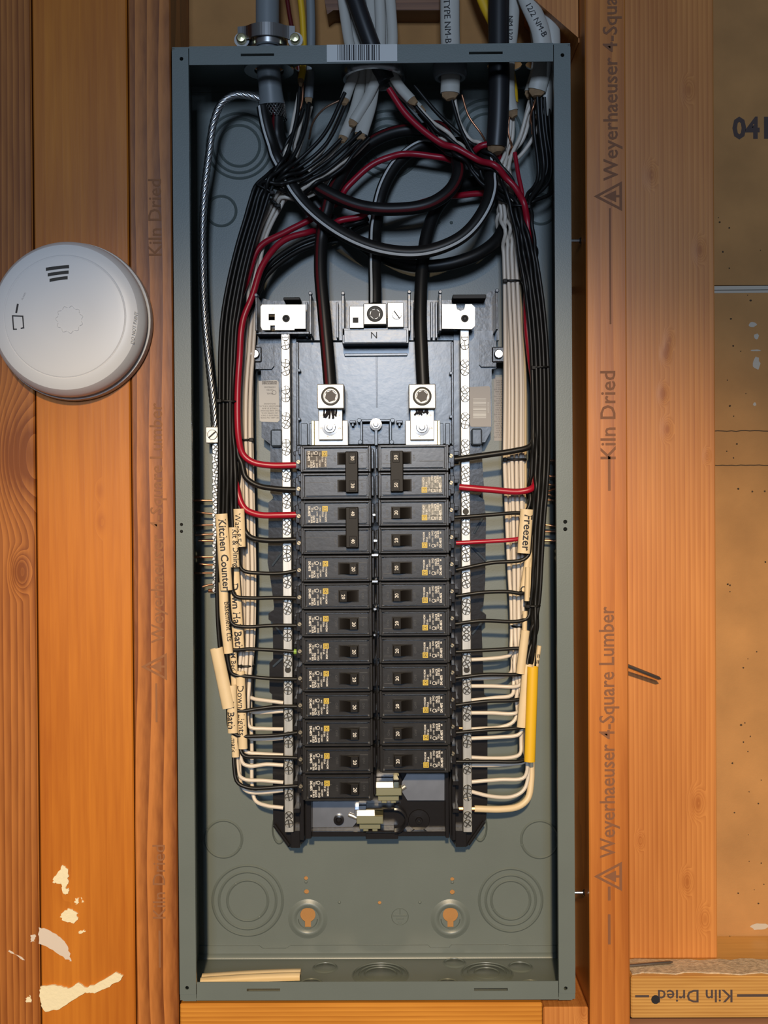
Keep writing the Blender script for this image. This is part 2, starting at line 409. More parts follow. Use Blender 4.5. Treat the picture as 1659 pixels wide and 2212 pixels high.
b6 = board('blocking', XL3 + 0.001, X(1172, 2190, 0.0), 0.0005, YB - .001, -0.52, -HB - 0.0030, 'wood_block', 'bright orange cross block right under the panel')
b7 = board('blocking', X(1174, 2190, 0.002), XR1 - 0.0008, 0.004, YB - .001, -0.52, Z(1200, 2176, 0.004), 'wood_flat', 'short reddish block between bright cross block and stamped stud')
add_knots('wood_plank_a', b0, ((38, 985, 0, .045, .85), (42, 1235, 0, .016, .8)))
add_knots('wood_plank_b', b1, ((218, 1128, 0, .010, .6), (215, 1060, 0, .008, .5), (135, 1925, 0, .012, .3)))
add_knots('wood_flat', b4, ((1438, 764, .038, .008, .8), (1432, 850, .038, .008, .8), (1440, 927, .038, .009, .7), (1445, 735, .038, .008, .6), (1505, 1735, .038, .012, .7), (1482, 1905, .038, .010, .7), (1520, 1985, .038, .010, .6), (1405, 378, .038, .010, .7), (1510, 540, .038, .010, .7), (1485, 195, .038, .010, .6), (1382, 1816, .038, .007, .6), (1526, 985, .038, .006, .6)))
random.seed(21); g = G(); n_ = 40; x0_, x1_ = XR2 + .003, XR2 + .40
fr = [(x0_ + (x1_ - x0_) * i_ / n_, .006 + random.uniform(-.003, .004)) for i_ in range(n_ + 1)]; bk = [(p_[0], .036 + random.uniform(-.003, .002)) for p_ in fr]
g.prism(fr + bk[::-1], ZK - .0002, ZK + .0009, axis='z'); obj('dust_layer', g, 'dust', b5)
# top blocks behind the cables
YT = 0.066
g = G()
a = P(707, 22, YT); b = P(950, 22, YT)
g.prism([(a.x, a.z - .004), (a.x + .006, a.z), (b.x, b.z), (b.x, 0.62), (a.x - .004, 0.62), (a.x + .002, a.z + .03), (a.x - .003, a.z + .012)], YT, YB - .0005)
tag(obj('nailing_block', g, 'wood_dark'), 'rough ended block high between the cables above the panel', 'lumber')
g = G()
q = [P(1177, 22, 0.03), P(1266, 92, 0.03)]
g.prism([(q[0].x - .012, q[0].z + .012), (q[1].x - .002, q[1].z), (XR1 - .0008, q[1].z), (XR1 - .0008, 0.60), (q[0].x - .012, 0.60)], 0.030, YB - .0005)  # slanted edge puts the cable bundle's shadow into the block's outline
tag(obj('shadow_cut_block', g, 'wood_flat'), 'wood block above the corner of the panel, its outline slanted to stand for a shadow', 'lumber')

# stamps on the lumber
def stamp(parent, s, px, py, size, rot, y, m='stamp_ink', bold=0.0, sx=1.0, extra=None):
    q = P(px, py, y); g = G(); text(g, s, (q.x, q.z), size, y - 0.00025, rot, bold, sx)
    if extra: extra(g)
    return obj('ink_stamp', g, m, parent, fixn=False)
def tri_logo(px, py, y, s, rot=90):
    def f(g):
        q = P(px, py, y); a = math.radians(rot)
        def loc(u, v): return (q.x + u * math.cos(a) - v * math.sin(a), y - 0.00025, q.z + u * math.sin(a) + v * math.cos(a))
        # triangle outline plus a little tree inside
        o_ = [(-1, -.8), (1, -.8), (0, 1.1)]; i_ = [(-.72, -.62), (.72, -.62), (0, .75)]
        for k in range(3):
            l = (k + 1) % 3
            g.add([loc(*[c * s for c in p]) for p in (o_[k], o_[l], i_[l], i_[k])], [(0, 1, 2, 3)])
        g.add([loc(*[c * s for c in p]) for p in ((-.4, -.4), (.4, -.4), (0, .45))], [(0, 1, 2)])
        g.add([loc(*[c * s for c in p]) for p in ((-.08, -.62), (.08, -.62), (.08, -.4), (-.08, -.4))], [(0, 1, 2, 3)])
    return f
def line_px(px, py0, py1, y, wpx=6):
    def f(g):
        a, b = P(px - wpx / 2, py0, y), P(px + wpx / 2, py1, y)
        g.add([(a.x, y - .00025, b.z), (b.x, y - .00025, b.z), (b.x, y - .00025, a.z), (a.x, y - .00025, a.z)], [(0, 1, 2, 3)])
    return f
def many(*fs): return lambda g: [f(g) for f in fs]
stamp(b3, 'Weyerhaeuser 4-Square Lumber', 1313, 1582, 0.0195, 90, 0.0, bold=0.012, sx=.885, extra=many(tri_logo(1318, 1893, 0.0, 0.0135), line_px(1316, 1915, 1945, 0), line_px(1316, 1975, 2040, 0)))
stamp(b3, 'Kiln Dried', 1315, 897, 0.0195, 90, 0.0, bold=0.012, extra=line_px(1316, 985, 1060, 0))
stamp(b3, 'Weyerhaeuser 4-Square', 1320, 172, 0.0185, 90, 0.0, bold=0.012, extra=many(tri_logo(1318, 424, 0.0, 0.0135), line_px(1318, 450, 700, 0, 5)))
stamp(b2, 'Weyerhaeuser 4-Square Lumber', 340, 1130, 0.0165, 90, 0.0005, 'stamp_faint', bold=0.008, sx=1.0, extra=many(tri_logo(337, 1440, .0005, 0.0125), line_px(338, 1476, 1560, .0005, 5)))
stamp(b2, 'Kiln Dried', 336, 470, 0.0170, 90, 0.0005, 'stamp_faint', bold=0.008)
stamp(b2, 'Kiln Dried', 345, 1905, 0.0165, 90, 0.0005, 'stamp_faint', bold=0.006, extra=line_px(345, 2010, 2090, .0005, 5))
stamp(b5, 'Kiln Dried', 1502, 2150, 0.0165, 180, 0.0, 'stencil_ink', bold=0.01)
g = G(); q0, q1 = P(1592, 2146, 0), P(1700, 2150, 0); g.box(q0.x, q1.x, -.0002, .0001, q1.z - .0012, q1.z + .0012); q0, q1 = P(1372, 2155, 0), P(1402, 2152, 0); g.box(q0.x, q1.x, -.0002, .0001, q1.z - .001, q1.z + .001)
obj('ink_stamp', g, 'stencil_ink', b5)
g = G(); q = P(1416, 2159, 0); g.cyl((q.x, 0, q.z), 0.0040, -.0004, .0005, 14); obj('knot', g, 'ink', b5)
# plaster splashes on the wide board
def blob(parent, pts, m='plaster', h=0.0012, y=-0.0005):
    pl = ppoly(pts, y); n = len(pl); cx = sum(p[0] for p in pl) / n; cz = sum(p[1] for p in pl) / n
    out = []
    for i in range(n):                       # ragged outline
        a, b = pl[i], pl[(i + 1) % n]
        for k in range(5):
            t = k / 5; j = .0007 if k else 0
            out.append((a[0] + (b[0] - a[0]) * t + random.uniform(-j, j) * 1.6, a[1] + (b[1] - a[1]) * t + random.uniform(-j, j)))
    g = G(); g.prism(out, y - h, y + 0.0002)
    return obj('plaster_splash', g, m, parent)
blob(b1, [(135, 1868), (148, 1880), (148, 1908), (140, 1920), (150, 1918), (146, 1930), (140, 1931), (133, 1908), (114, 1905), (122, 1890)])
blob(b1, [(150, 1962), (166, 1970), (170, 1982), (160, 1994), (138, 1988), (130, 1980), (140, 1966)])
blob(b1, [(163, 1942), (172, 1938), (171, 1950), (164, 1954)], h=.0006); blob(b1, [(170, 2012), (183, 2008), (184, 2013), (172, 2017)], h=.0006); blob(b1, [(176, 1938), (181, 1948), (178, 1950)], h=.0004)
blob(b1, [(84, 2003), (108, 2010), (130, 2024), (148, 2048), (155, 2076), (140, 2070), (115, 2052), (84, 2038)], 'white_smear', 0.0004)
blob(b1, [(88, 2130), (120, 2126), (148, 2134), (170, 2121), (190, 2132), (225, 2115), (252, 2098), (267, 2106), (262, 2115), (232, 2132), (206, 2144), (185, 2142), (165, 2155), (130, 2178), (100, 2184), (90, 2170), (86, 2150)], h=.0018)
blob(b0, [(58, 2155), (66, 2150), (68, 2164), (58, 2165)], h=.0006, y=0); blob(b0, [(66, 2020), (76, 2018), (75, 2034), (66, 2034)], 'white_smear', 0.0004, 0); blob(b0, [(20, 2052), (52, 2072), (50, 2074), (20, 2056)], 'white_smear', .0003, 0)

# nails
def nail(p0, p1, r, label, tip=True):
    p0, p1 = P(*p0), P(*p1); d = (p1 - p0)
    pts = [p0 + d * t for t in (0, .5, .93, 1)]
    g = G().tube(pts, [r, r, r, r * .25], 10)
    o = tag(obj('nail', g, 'steel_nail'), label, 'nail')
    return o
nail((1350, 1436, 0.012), (1428, 1467, 0.020), 0.0019, 'bent nail poking out of the stamped stud over the set-back board')
nail((1350, 2087, 0.018), (1454, 2078, 0.026), 0.0016, 'nail lying just above the yellowish stamped cross block')

# ================================================================ the enclosure
enc = thing('panel_enclosure', (0, YI, -HB), 'grey painted steel breaker panel enclosure set between the studs', 'electrical panel')
T = 0.0014
# back with keyhole openings and punched holes
holes = []
def keyhole(px, py):
    c = P(px, py, YI); r = 16.5 * pxm(YI); s = 6.5 * pxm(YI); bot = Z(px, py + 27, YI)
    a = math.asin(s / r); pts = circ(c.x, c.z, r, 20, -pi / 2 + a, 1.5 * pi - a) + [(c.x + r * math.cos(1.5 * pi - a), c.z + r * math.sin(1.5 * pi - a))]
    return pts + [(c.x - s, bot), (c.x + s, bot)]
holes += [keyhole(665, 1976), keyhole(973, 1976)]
for px, py, r in ((661, 1897, 4.5), (662, 1926, 5.5), (977, 1899, 4.5), (977, 1927, 5.5), (820, 1950, 4)):
    c = P(px, py, YI); holes.append(circ(c.x, c.z, r * pxm(YI), 10))
g = G().prism(rect(-WB, -HB, WB, HB), YI, YI + T, holes); obj('back_panel', g, 'enclosure_paint', enc)
for sgn in (-1, 1):
    x = sgn * WB; obj('side_panel', G().box(x, x - sgn * T, 0.0015, YI, -HB + .0017, HB - .0017), 'enclosure_paint', enc)
# top with cable openings, bottom
TOPH = [(581, 0.046, 0.0155), (655, 0.050, 0.0085), (808, 0.048, 0.0285), (972, 0.046, 0.0135), (1090, 0.048, 0.0165), (1168, 0.046, 0.0145)]
hs = [circ(X(px, 135, y), y, r, 24) for px, y, r in TOPH]
g = G().prism([(-WB, 0.0015), (WB, 0.0015), (WB, YI), (-WB, YI)], HB - T, HB, hs, 'z'); obj('top_panel', g, 'enclosure_paint', enc)
bot = obj('bottom_panel', G().box(-WB, WB, 0.0015, YI, -HB, -HB + T), 'enclosure_paint', enc)
# folded end flanges welded to the back (visible step near the bottom and top)
zf = Z(830, 2041, YI)
n0, n1, n2, n3 = X(560, 2041, YI), X(568, 2041, YI), X(618, 2041, YI), X(628, 2041, YI); zn = Z(830, 2047, YI)
pts = [(-WB + T, -HB + T), (WB - T, -HB + T), (WB - T, zf - .001), (X(1098, 2041, YI), zf - .001), (X(1098, 2041, YI), zf), (X(975, 2041, YI), zf), (X(970, 2041, YI), zn), (X(930, 2041, YI), zn), (X(924, 2041, YI), zf), (n3, zf), (n2, zn), (n1, zn), (n0, zf), (-WB + T, zf)]
obj('end_flange', G().prism(pts, YI - 0.0011, YI), 'enclosure_paint', enc)
g = G()
g.prism([(0.0, 0), (0.004, 0), (0.0035, .0012), (.0012, .0035), (0, .004)], -WB + T, WB - T, axis='x')
g.v = [(a, YI - .0011 - b, -HB + T + c) for a, b, c in g.v]; obj('bend_fillet', g, 'enclosure_paint', enc)
zt = Z(830, 196, YI)
obj('end_flange', G().prism([(-WB + T, zt), (X(690, 196, YI), zt), (X(695, 196, YI), zt + .003), (X(745, 196, YI), zt + .003), (X(750, 196, YI), zt), (X(980, 196, YI), zt), (X(986, 196, YI), zt + .003), (X(1030, 196, YI), zt + .003), (X(1036, 196, YI), zt), (WB - T, zt), (WB - T, HB - T), (-WB + T, HB - T)], YI - 0.0011, YI), 'enclosure_paint', enc)
# front lips with screw holes and slots
LW = 0.0150; LT = 0.0168; YF = 0.0; Y2 = 0.0015
def hp(px, py, r=4.2): q = P(px, py, YF); return circ(q.x, q.z, r * pxm(0), 12)
def slot(px0, px1, py, h=3.2): return rect(X(px0, py, YF), Z(px0, py + h, YF), X(px1, py, YF), Z(px1, py - h, YF))
e = 0.0035
obj('front_lip', G().prism([(-WB, -HB + .006), (-WB + LW, -HB + .006), (-WB + LW, HB - .001), (-WB + .004, HB - .001), (-WB, HB - .004)], YF, Y2, [hp(392, 127), hp(392, 1133, 3.6), hp(392, 1148, 3.6), hp(404, 2134)]), 'enclosure_paint', enc)
obj('front_lip', G().prism([(WB - LW, -HB + .006), (WB, -HB + .006), (WB, HB - .004), (WB - .004, HB - .001), (WB - LW, HB - .001)], YF, Y2, [hp(1215, 119), hp(1221, 1127, 4.5), hp(1221, 1143, 4.5), hp(1222, 2135)]), 'enclosure_paint', enc)
obj('front_lip', G().prism(rect(-WB + LW + .0006, HB - LT, WB - LW - .0006, HB), YF + .0004, Y2, [slot(520, 592, 118), slot(1013, 1086, 114)]), 'enclosure_paint', enc)
obj('front_lip', G().prism(rect(-WB + LW + .0006, -HB, WB - LW - .0006, -HB + LT), YF + .0004, Y2, [slot(533, 605, 2139), slot(1024, 1097, 2138)]), 'enclosure_paint', enc)
for sgn in (-1, 1):                                # rounded corner tabs at the bottom
    g = G().prism([(sgn * (WB - LW), -HB + .0055), (sgn * WB, -HB + .0055), (sgn * WB, -HB + .002), (sgn * (WB - .003), -HB - .0008), (sgn * (WB - LW), -HB - .0008)], YF + .0012, .004); obj('corner_tab', g, 'enclosure_paint', enc)
# returns of the lips (rolled edge)
obj('lip_return', G().box(-WB + LW - .0008, -WB + LW, Y2, .006, -HB + .006, HB - .004), 'enclosure_paint', enc)
obj('lip_return', G().box(WB - LW, WB - LW + .0008, Y2, .006, -HB + .006, HB - .004), 'enclosure_paint', enc)
# knockouts: concentric ridges pressed into the back
def knockout(px, py, radii, w=2.2, h=0.0013):
    c = P(px, py, YI); s = pxm(YI); g = G()
    for r in radii:                                 # thin pressed ridge with a score line beside it
        g.revolve([((r - w * 1.6) * s, .0002), ((r - w * .8) * s, -h * .5), (r * s, -h), ((r + w * .8) * s, -h * .5), ((r + w * 1.6) * s, .0002)], (c.x, YI, c.z), 64)
    a = random.uniform(0, 6); R0 = min(radii)
    for k in range(2):
        t = a + k * pi; g.revolve([(1e-6, -.0011), (.0011, -.0009), (.0019, .0002)], (c.x + math.cos(t) * R0 * s, YI, c.z + math.sin(t) * R0 * s), 10)
    return obj('knockout', g, 'enclosure_paint', enc, ang=70)
knockout(517, 315, (44, 58, 70)); knockout(478, 456, (32,)); knockout(838, 312, (40, 56, 72)); knockout(1168, 452, (32,))
knockout(1052, 290, (44, 60, 74))
knockout(483, 1812, (40,)); knockout(1166, 1813, (40,)); knockout(535, 1945, (44, 62, 76)); knockout(1103, 1944, (42, 54, 68))
# knockouts on the bottom panel
zb_ = -HB + T
for px, yy, radii in ((822, .050, (.016, .021, .026)), (1052, .052, (.0125, .019, .024)), (965, .030, (.010,)), (1140, .026, (.011,)), (1128, .066, (.011,)), (985, .076, (.010,)), (700, .066, (.011,)), (675, .030, (.011,))):
    g = G(); prof = [(1e-6, -.0003 + .0006)]
    for r in radii: prof += [(r - .001, .0003), (r - .0004, -.0003), (r, .0010), (r + .0008, .0003)]
    prof.append((radii[-1] + .0018, 0)); cx = X(px, 2095, .05); g.revolve(prof, (cx, yy, zb_), 40, 'z'); obj('knockout', g, 'enclosure_paint', enc, ang=60)
# dished bosses round the keyholes, small dimples, ground symbol
for px, py in ((665, 1982), (973, 1982)):
    c = P(px, py + 3, YI); s = pxm(YI); g = G().revolve([(24 * s, .0001), (29 * s, -.0016), (33 * s, -.0020), (36 * s, -.0012), (44 * s, .0002)], (c.x, YI, c.z), 48); obj('keyhole_boss', g, 'enclosure_paint', enc, ang=80)
    g = G().revolve([(19 * s, .0003), (20.5 * s, -.0009), (22 * s, .0003)], (c.x, YI, c.z), 32, a0=pi, a1=2 * pi); obj('keyhole_rim', g, 'enclosure_paint', enc, ang=80)
for px, py in ((733, 1949), (907, 1949), (661, 1905), (977, 1906), (948, 480), (975, 481), (870, 1230)):
    c = P(px, py, YI); g = G().revolve([(1e-6, -.0012), (.0010, -.0010), (.0018, 0.0001)], (c.x, YI, c.z), 14); obj('dimple', g, 'enclosure_paint', enc, ang=80)
g = G()
for py, hw in ((1978, 15), (1985, 8), (1993, 4)): bpx(g, 864 - hw, py - 1.5, 864 + hw, py + 1.5, YI - .0008, YI + .0002, .0002)
bpx(g, 862.5, 1964, 865.5, 1977, YI - .0008, YI + .0002, .0002); obj('ground_symbol', g, 'enclosure_paint', enc)
c = P(864, 1980, YI); g = G().revolve([(17 * pxm(YI), .0002), (18 * pxm(YI), -.0005), (19 * pxm(YI), .0002)], (c.x, YI, c.z), 32); obj('symbol_ring', g, 'enclosure_paint', enc, ang=80)
# printed sticker on the back panel, mostly behind the wires
g = G(); bpx(g, 1067, 814, 1118, 952, YI - .0003, YI, 0); st = obj('sticker', g, 'sticker_grey', enc)
g = G(); random.seed(5)
for k in range(26):
    py = 822 + k * 4.9; q = P(1078, py, YI - .0003)
    text(g, random.choice(('use copper wire only', 'torque 36 lb-in', 'see wiring label', 'for use with type', 'suitable for 75 C')), (X(1086, py, YI) , q.z), .0021, YI - .0005, 180)
obj('print', g, 'print_grey', st, fixn=False)
# barcode sticker on the top lip
g = G(); bpx(g, 706, 96, 858, 133, YF - .0002, YF + .0004, 0); bs = obj('barcode_sticker', g, 'sticker_white', enc)
g = G(); x = 729
while x < 822:
    ww = random.choice((1.2, 1.2, 2.4, 3.4)); bpx(g, x, 96.5, x + ww, 130, YF - .0004, YF - .0002, 0); x += ww + random.choice((1.3, 1.3, 2.2, 3.2))
obj('barcode', g, 'ink', bs)
# screws and staples fixing the enclosure through its side
for px, py in ((1243, 520), (1250, 1928)):
    q = P(px, py, .02); g = G().tube([Vector((WB - .004, .02, q.z)), Vector((XR1 - .0005, .02, q.z))], .0016, 10); g.revolve([(1e-6, 0), (.0030, 0), (.0034, -.0008), (.0022, -.0022), (1e-6, -.0024)], (XR1 - .0006, .02, q.z), 14, 'x'); obj('side_screw', g, 'zinc', enc)
# ================================================================ panel interior (one assembly)
YP = 0.060
inte = thing('panel_interior', tuple(P(812, 1810, 0.09)), 'black plastic panel interior carrying lugs, bus and two long neutral bars', 'panel interior')
def ipart(name, m, *boxes, parent=None, bev=.0005):
    g = G()
    for b in boxes: bpx(g, *b, bev)
    return obj(name, g, m, parent or inte)
# centre pan between the wings
pan = ipart('centre_pan', 'pan_plastic', (644, 738, 978, 960, YP, YP + .008))
ipart('pan_rib', 'pan_plastic', (812.5, 770, 815.5, 880, YP - .0006, YP + .001), bev=.0003)
ipart('pan_ledge', 'pan_plastic', (744, 763, 880, 769, YP - .003, YP + .001))
for x in (640, 975): ipart('pan_edge', 'black_plastic', (x, 738, x + 5, 962, YP - .008, YP + .006))
for x, ys in ((646, (800, 905)), (974, (806, 900))):
    for yy in ys:
        q = P(x, yy, YP - .008); obj('moulded_pin', G().cyl((q.x, q.y, q.z), .0016, -.001, .004, 12, cham=.0004), 'pan_plastic', inte)
# wings behind the neutral bars
def poly_part(name, m, pts, y0, y1, parent=None, holes=()):
    return obj(name, G().prism(ppoly(pts, y0), y0, y1, [ppoly(h, y0) for h in holes]), m, parent or inte)
poly_part('wing', 'black_plastic', [(552, 715), (640, 715), (640, 960), (585, 960), (565, 945), (564, 800), (552, 798)], .066, .078)
poly_part('wing', 'pan_plastic', [(980, 715), (1072, 715), (1072, 795), (1062, 797), (1062, 928), (1048, 955), (980, 960)], .066, .078)
for pts in ([(552, 745), (590, 745), (592, 790), (586, 797), (552, 797)], [(1036, 735), (1072, 735), (1072, 792), (1040, 792), (1036, 788)]):
    poly_part('wing_pocket', 'black_plastic', pts, .062, .0665)
for a in ((584, 927, 610, 965), (1018, 925, 1042, 962)): ipart('wing_block', 'pan_plastic', (*a, .056, .068), bev=.0016)
# top tray with upright fins
poly_part('top_tray', 'black_plastic', [(548, 640), (590, 650), (670, 650), (1000, 648), (1040, 645), (1060, 628), (1075, 625), (1078, 735), (548, 735)], .070, .080)
for x, y0, y1, wd in ((551, 632, 715, 5), (668, 628, 722, 5), (738, 628, 725, 6), (881, 625, 715, 6), (948, 625, 715, 6), (1071, 622, 712, 5)):
    ipart('fin', 'black_plastic', (x, y0 + 6, x + wd, y1, .036, .074))
    q = P(x + wd / 2, y0 + 6, .036); obj('fin_pin', G().cyl((q.x, q.y, q.z), .0018, -.002, .004, 12, cham=.0005), 'pan_plastic', inte)
for x in (660, 698, 726, 893, 930, 940): ipart('tray_rib', 'pan_plastic', (x, 652, x + 5, 730, .058, .072))
ipart('tray_ledge', 'black_plastic', (553, 716, 668, 722, .045, .07)); ipart('tray_ledge', 'black_plastic', (950, 706, 990, 712, .045, .07))
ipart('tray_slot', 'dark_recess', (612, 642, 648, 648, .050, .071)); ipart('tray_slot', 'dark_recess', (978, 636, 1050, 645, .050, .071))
# neutral block with the letter N
ipart('neutral_block', 'black_plastic', (739, 708, 883, 742, .036, .062))
ipart('neutral_block_face', 'pan_plastic', (743, 712, 879, 740, .0352, .0362))
g = G(); q = P(808, 725, .0352); text(g, 'N', (q.x, q.z), .0090, .0350); obj('letter', g, 'ink', inte, fixn=False)
# lugs
def lug(px, py, s, y, bore_dark='dark_recess', plate=True):
    """aluminium box lug with a round set screw"""
    g = G(); bpx(g, px - s, py - s * .92, px + s, py + s * .92, y, y + .022, .0007); o = obj('lug', g, 'tin_metal', inte)
    c = P(px, py, y); k = pxm(y)
    obj('screw_bore', G().revolve([(20.5 * k * s / 29, .0000), (20 * k * s / 29, -.0006), (17 * k * s / 29, -.0006), (16 * k * s / 29, .0006)], (c.x, y, c.z), 36), 'dark_recess', o, ang=60)
    obj('set_screw', G().revolve([(17 * k * s / 29, -.0004), (14 * k * s / 29, -.0010), (12.5 * k * s / 29, -.0006)], (c.x, y, c.z), 36), 'tin_metal', o, ang=60)
    hx = [(c.x + 12.6 * k * s / 29 * math.cos(t), c.z + 12.6 * k * s / 29 * math.sin(t)) for t in [i * pi / 3 + .3 for i in range(6)]]
    obj('hex_socket', G().prism(hx, y - .0005, y + .002), 'label_brown', o)
    return o
def hexbolt(px, py, y, r, name='bolt'):
    c = P(px, py, y); o = obj(name, G().revolve([(1e-6, -.0042), (r * .28, -.0042), (r * .30, -.0030), (r * .42, -.0028), (r * .62, -.0028), (r * .70, -.0010), (r * .98, -.0008), (r, 0.0002)], (c.x, y, c.z), 30), 'zinc', inte, ang=40)
    return o
for px, plx0, plx1 in ((714, 679, 752), (912, 876, 945)):
    lug(px, 856, 29, .026)
    ipart('lug_tang', 'tin_metal', (px - 26, 880, px + 26, 950, .034, .040))
    ipart('bus_plate', 'bar_metal', (plx0, 908, plx1, 962, .040, .046))
    ipart('bus_edge', 'brass_zinc', (plx0 - 6 if px < 800 else plx1, 908, plx0 if px < 800 else plx1 + 6, 962, .044, .058))
    g = G(); q = P(px, 900, .034)
    for i, s in enumerate(('LISTED', '2/0-6', 'AL-CU')): 
        text(g, s, (X(px + (-14, 14, 0)[i], 897, .034), Z(px, (897, 897, 943)[i], .034)), .0026, .0338)
    for k in range(2): text(g, ('UL', 'SA')[k], (X(px + (-19, 19)[k], 925, .034), Z(px, 925, .034)), .0030, .0338)
    obj('lug_marking', g, 'print_grey', inte, fixn=False)
    hexbolt(px - 1, 923, .034, .0078)
    q = P(px, 893, .032)
# neutral lug group
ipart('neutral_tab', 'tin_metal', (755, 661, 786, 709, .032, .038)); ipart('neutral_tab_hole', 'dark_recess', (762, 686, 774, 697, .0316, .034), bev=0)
lug(810, 678, 25, .026)
ipart('small_lug', 'tin_metal', (837, 653, 872, 707, .030, .05))
q = P(857, 680, .030); g = G().revolve([(1e-6, -.0012), (.0040, -.0012), (.0045, -.0004), (.0045, .0006)], (q.x, .030, q.z), 24); sm = obj('small_lug_screw', g, 'screw_metal', inte)
obj('slot', G().prism([(q.x + a * .0040 * math.cos(2.2) + b * .0006 * math.sin(2.2), q.z + a * .0040 * math.sin(2.2) - b * .0006 * math.cos(2.2)) for a, b in ((-1, -1), (1, -1), (1, 1), (-1, 1))], .0286, .0292), 'dark_recess', sm)
# neutral end plates
def hole_px(px, py, r, n=4): return [(px + r * math.cos(pi / 4 + i * 2 * pi / n), py + r * math.sin(pi / 4 + i * 2 * pi / n)) for i in range(n)]
poly_part('neutral_plate', 'tin_metal', [(566, 658), (660, 658), (660, 710), (636, 710), (636, 713), (594, 713), (594, 703), (584, 703), (584, 713), (567, 713), (563, 705), (563, 662)], .040, .0455, holes=[hole_px(587, 685, 9.5)])
poly_part('neutral_plate', 'tin_metal', [(955, 657), (985, 657), (987, 668), (995, 672), (1003, 668), (1005, 657), (1019, 657), (1026, 664), (1026, 704), (1019, 711), (955, 710)], .040, .0455)
for px in (618, 1004):
    q = P(px, 688, .040); o = obj('plate_rivet', G().revolve([(.0036, .0002), (.0034, -.0008), (.0022, -.0010), (.0017, -.0004), (1e-6, -.0006)], (q.x, .040, q.z), 20), 'dark_recess', inte, ang=60)
# screw mesh shared by all bar screws
def screw_mesh(r, m='screw_metal', cross=True):
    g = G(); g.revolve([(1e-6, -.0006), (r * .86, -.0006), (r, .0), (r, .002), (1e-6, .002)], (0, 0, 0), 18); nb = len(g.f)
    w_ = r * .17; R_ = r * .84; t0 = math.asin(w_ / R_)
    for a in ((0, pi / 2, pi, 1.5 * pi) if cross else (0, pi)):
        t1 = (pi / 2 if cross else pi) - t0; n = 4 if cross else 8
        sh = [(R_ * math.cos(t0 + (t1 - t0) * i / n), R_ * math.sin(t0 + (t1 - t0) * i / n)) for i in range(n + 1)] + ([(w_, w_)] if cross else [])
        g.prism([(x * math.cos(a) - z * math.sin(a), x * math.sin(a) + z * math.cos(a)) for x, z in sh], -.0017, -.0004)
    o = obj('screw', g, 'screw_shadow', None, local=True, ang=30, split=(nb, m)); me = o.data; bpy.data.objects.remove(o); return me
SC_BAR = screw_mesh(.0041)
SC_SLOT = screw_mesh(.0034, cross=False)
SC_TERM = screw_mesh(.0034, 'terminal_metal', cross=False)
def put_screw(me, loc, rot, parent, name='screw'):
    o = bpy.data.objects.new(name, me); C.objects.link(o); o.parent = parent; o.location = Vector(loc) - WO[parent.name]; o.rotation_euler = (0, rot, 0); return o
YN = 0.046
random.seed(11)
for x0, side in ((620.5, 0), (1007, 1)):
    bar = ipart('neutral_bar', 'bar_metal', (x0 - 9.5, 712, x0 + 9.5, 1798, YN, YN + .011))
    xc = WO[bar.name].x
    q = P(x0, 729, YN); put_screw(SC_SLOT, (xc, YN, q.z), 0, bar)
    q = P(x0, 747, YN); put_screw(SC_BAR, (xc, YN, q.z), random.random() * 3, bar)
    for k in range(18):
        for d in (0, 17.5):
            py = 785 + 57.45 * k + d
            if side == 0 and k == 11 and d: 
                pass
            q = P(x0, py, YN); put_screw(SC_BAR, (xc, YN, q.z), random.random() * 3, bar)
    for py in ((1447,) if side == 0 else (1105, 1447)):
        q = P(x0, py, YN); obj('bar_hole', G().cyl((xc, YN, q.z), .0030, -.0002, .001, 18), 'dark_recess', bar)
# lower rails either side of the breakers
def mir(pts): return [(1629 - a, b) for a, b in pts]
railL = [(584, 958), (640, 958), (652, 1640), (662, 1700), (662, 1812), (645, 1830), (622, 1830), (590, 1782), (588, 1500), (582, 1495), (582, 1432), (590, 1425), (589, 1345), (580, 1338), (580, 1325), (591, 1318), (592, 1310), (584, 1250), (578, 1215), (580, 1150), (580, 1085), (592, 1075), (584, 1065), (584, 1000)]
railR = [(978, 958), (1040, 958), (1042, 1000), (1046, 1060), (1034, 1072), (1046, 1080), (1050, 1120), (1048, 1260), (1044, 1310), (1036, 1318), (1050, 1328), (1050, 1340), (1040, 1350), (1046, 1500), (1053, 1510), (1053, 1730), (1050, 1770), (1010, 1828), (985, 1828), (972, 1810), (970, 1700), (975, 1640)]
rl = poly_part('rail', 'black_plastic', railL, .064, .080); rr = poly_part('rail', 'black_plastic', railR, .064, .080)
for a, b in (((596, 1105), (606, 1118)), ((594, 1352), (616, 1378)), ((588, 1222), (612, 1190)), ((590, 1440), (612, 1420)), ((1024, 1152), (1042, 1120)), ((1018, 1180), (1050, 1212)), ((1020, 1370), (1040, 1345))):
    p, q = P(*a, .063), P(*b, .063); obj('rail_rib', G().tube([p, q], .0012, 8), 'pan_plastic', inte)
for sx, x0, x1 in ((0, 634, 648), (1, 978, 992)):
    for k in range(14):                             # breaker hook teeth along the inner edges
        py = 975 + 59.4 * k
        ipart('hook', 'black_plastic', (x0, py, x1, py + 9, .040, .066)); 
    ipart('inner_wall', 'black_plastic', (x0 + (10 if sx == 0 else -4), 962, x1 + (6 if sx == 0 else -10), 1815, .050, .070))
ipart('rail_foot', 'black_plastic', (628, 1795, 648, 1832, .052, .082)); ipart('rail_foot', 'black_plastic', (984, 1795, 1008, 1830, .052, .082))
for a, b in (((592, 1782), (624, 1826)), ((1046, 1775), (1012, 1824))):
    obj('rail_brace', G().tube([P(*a, .060), P(*b, .060)], .0018, 8), 'black_plastic', inte)
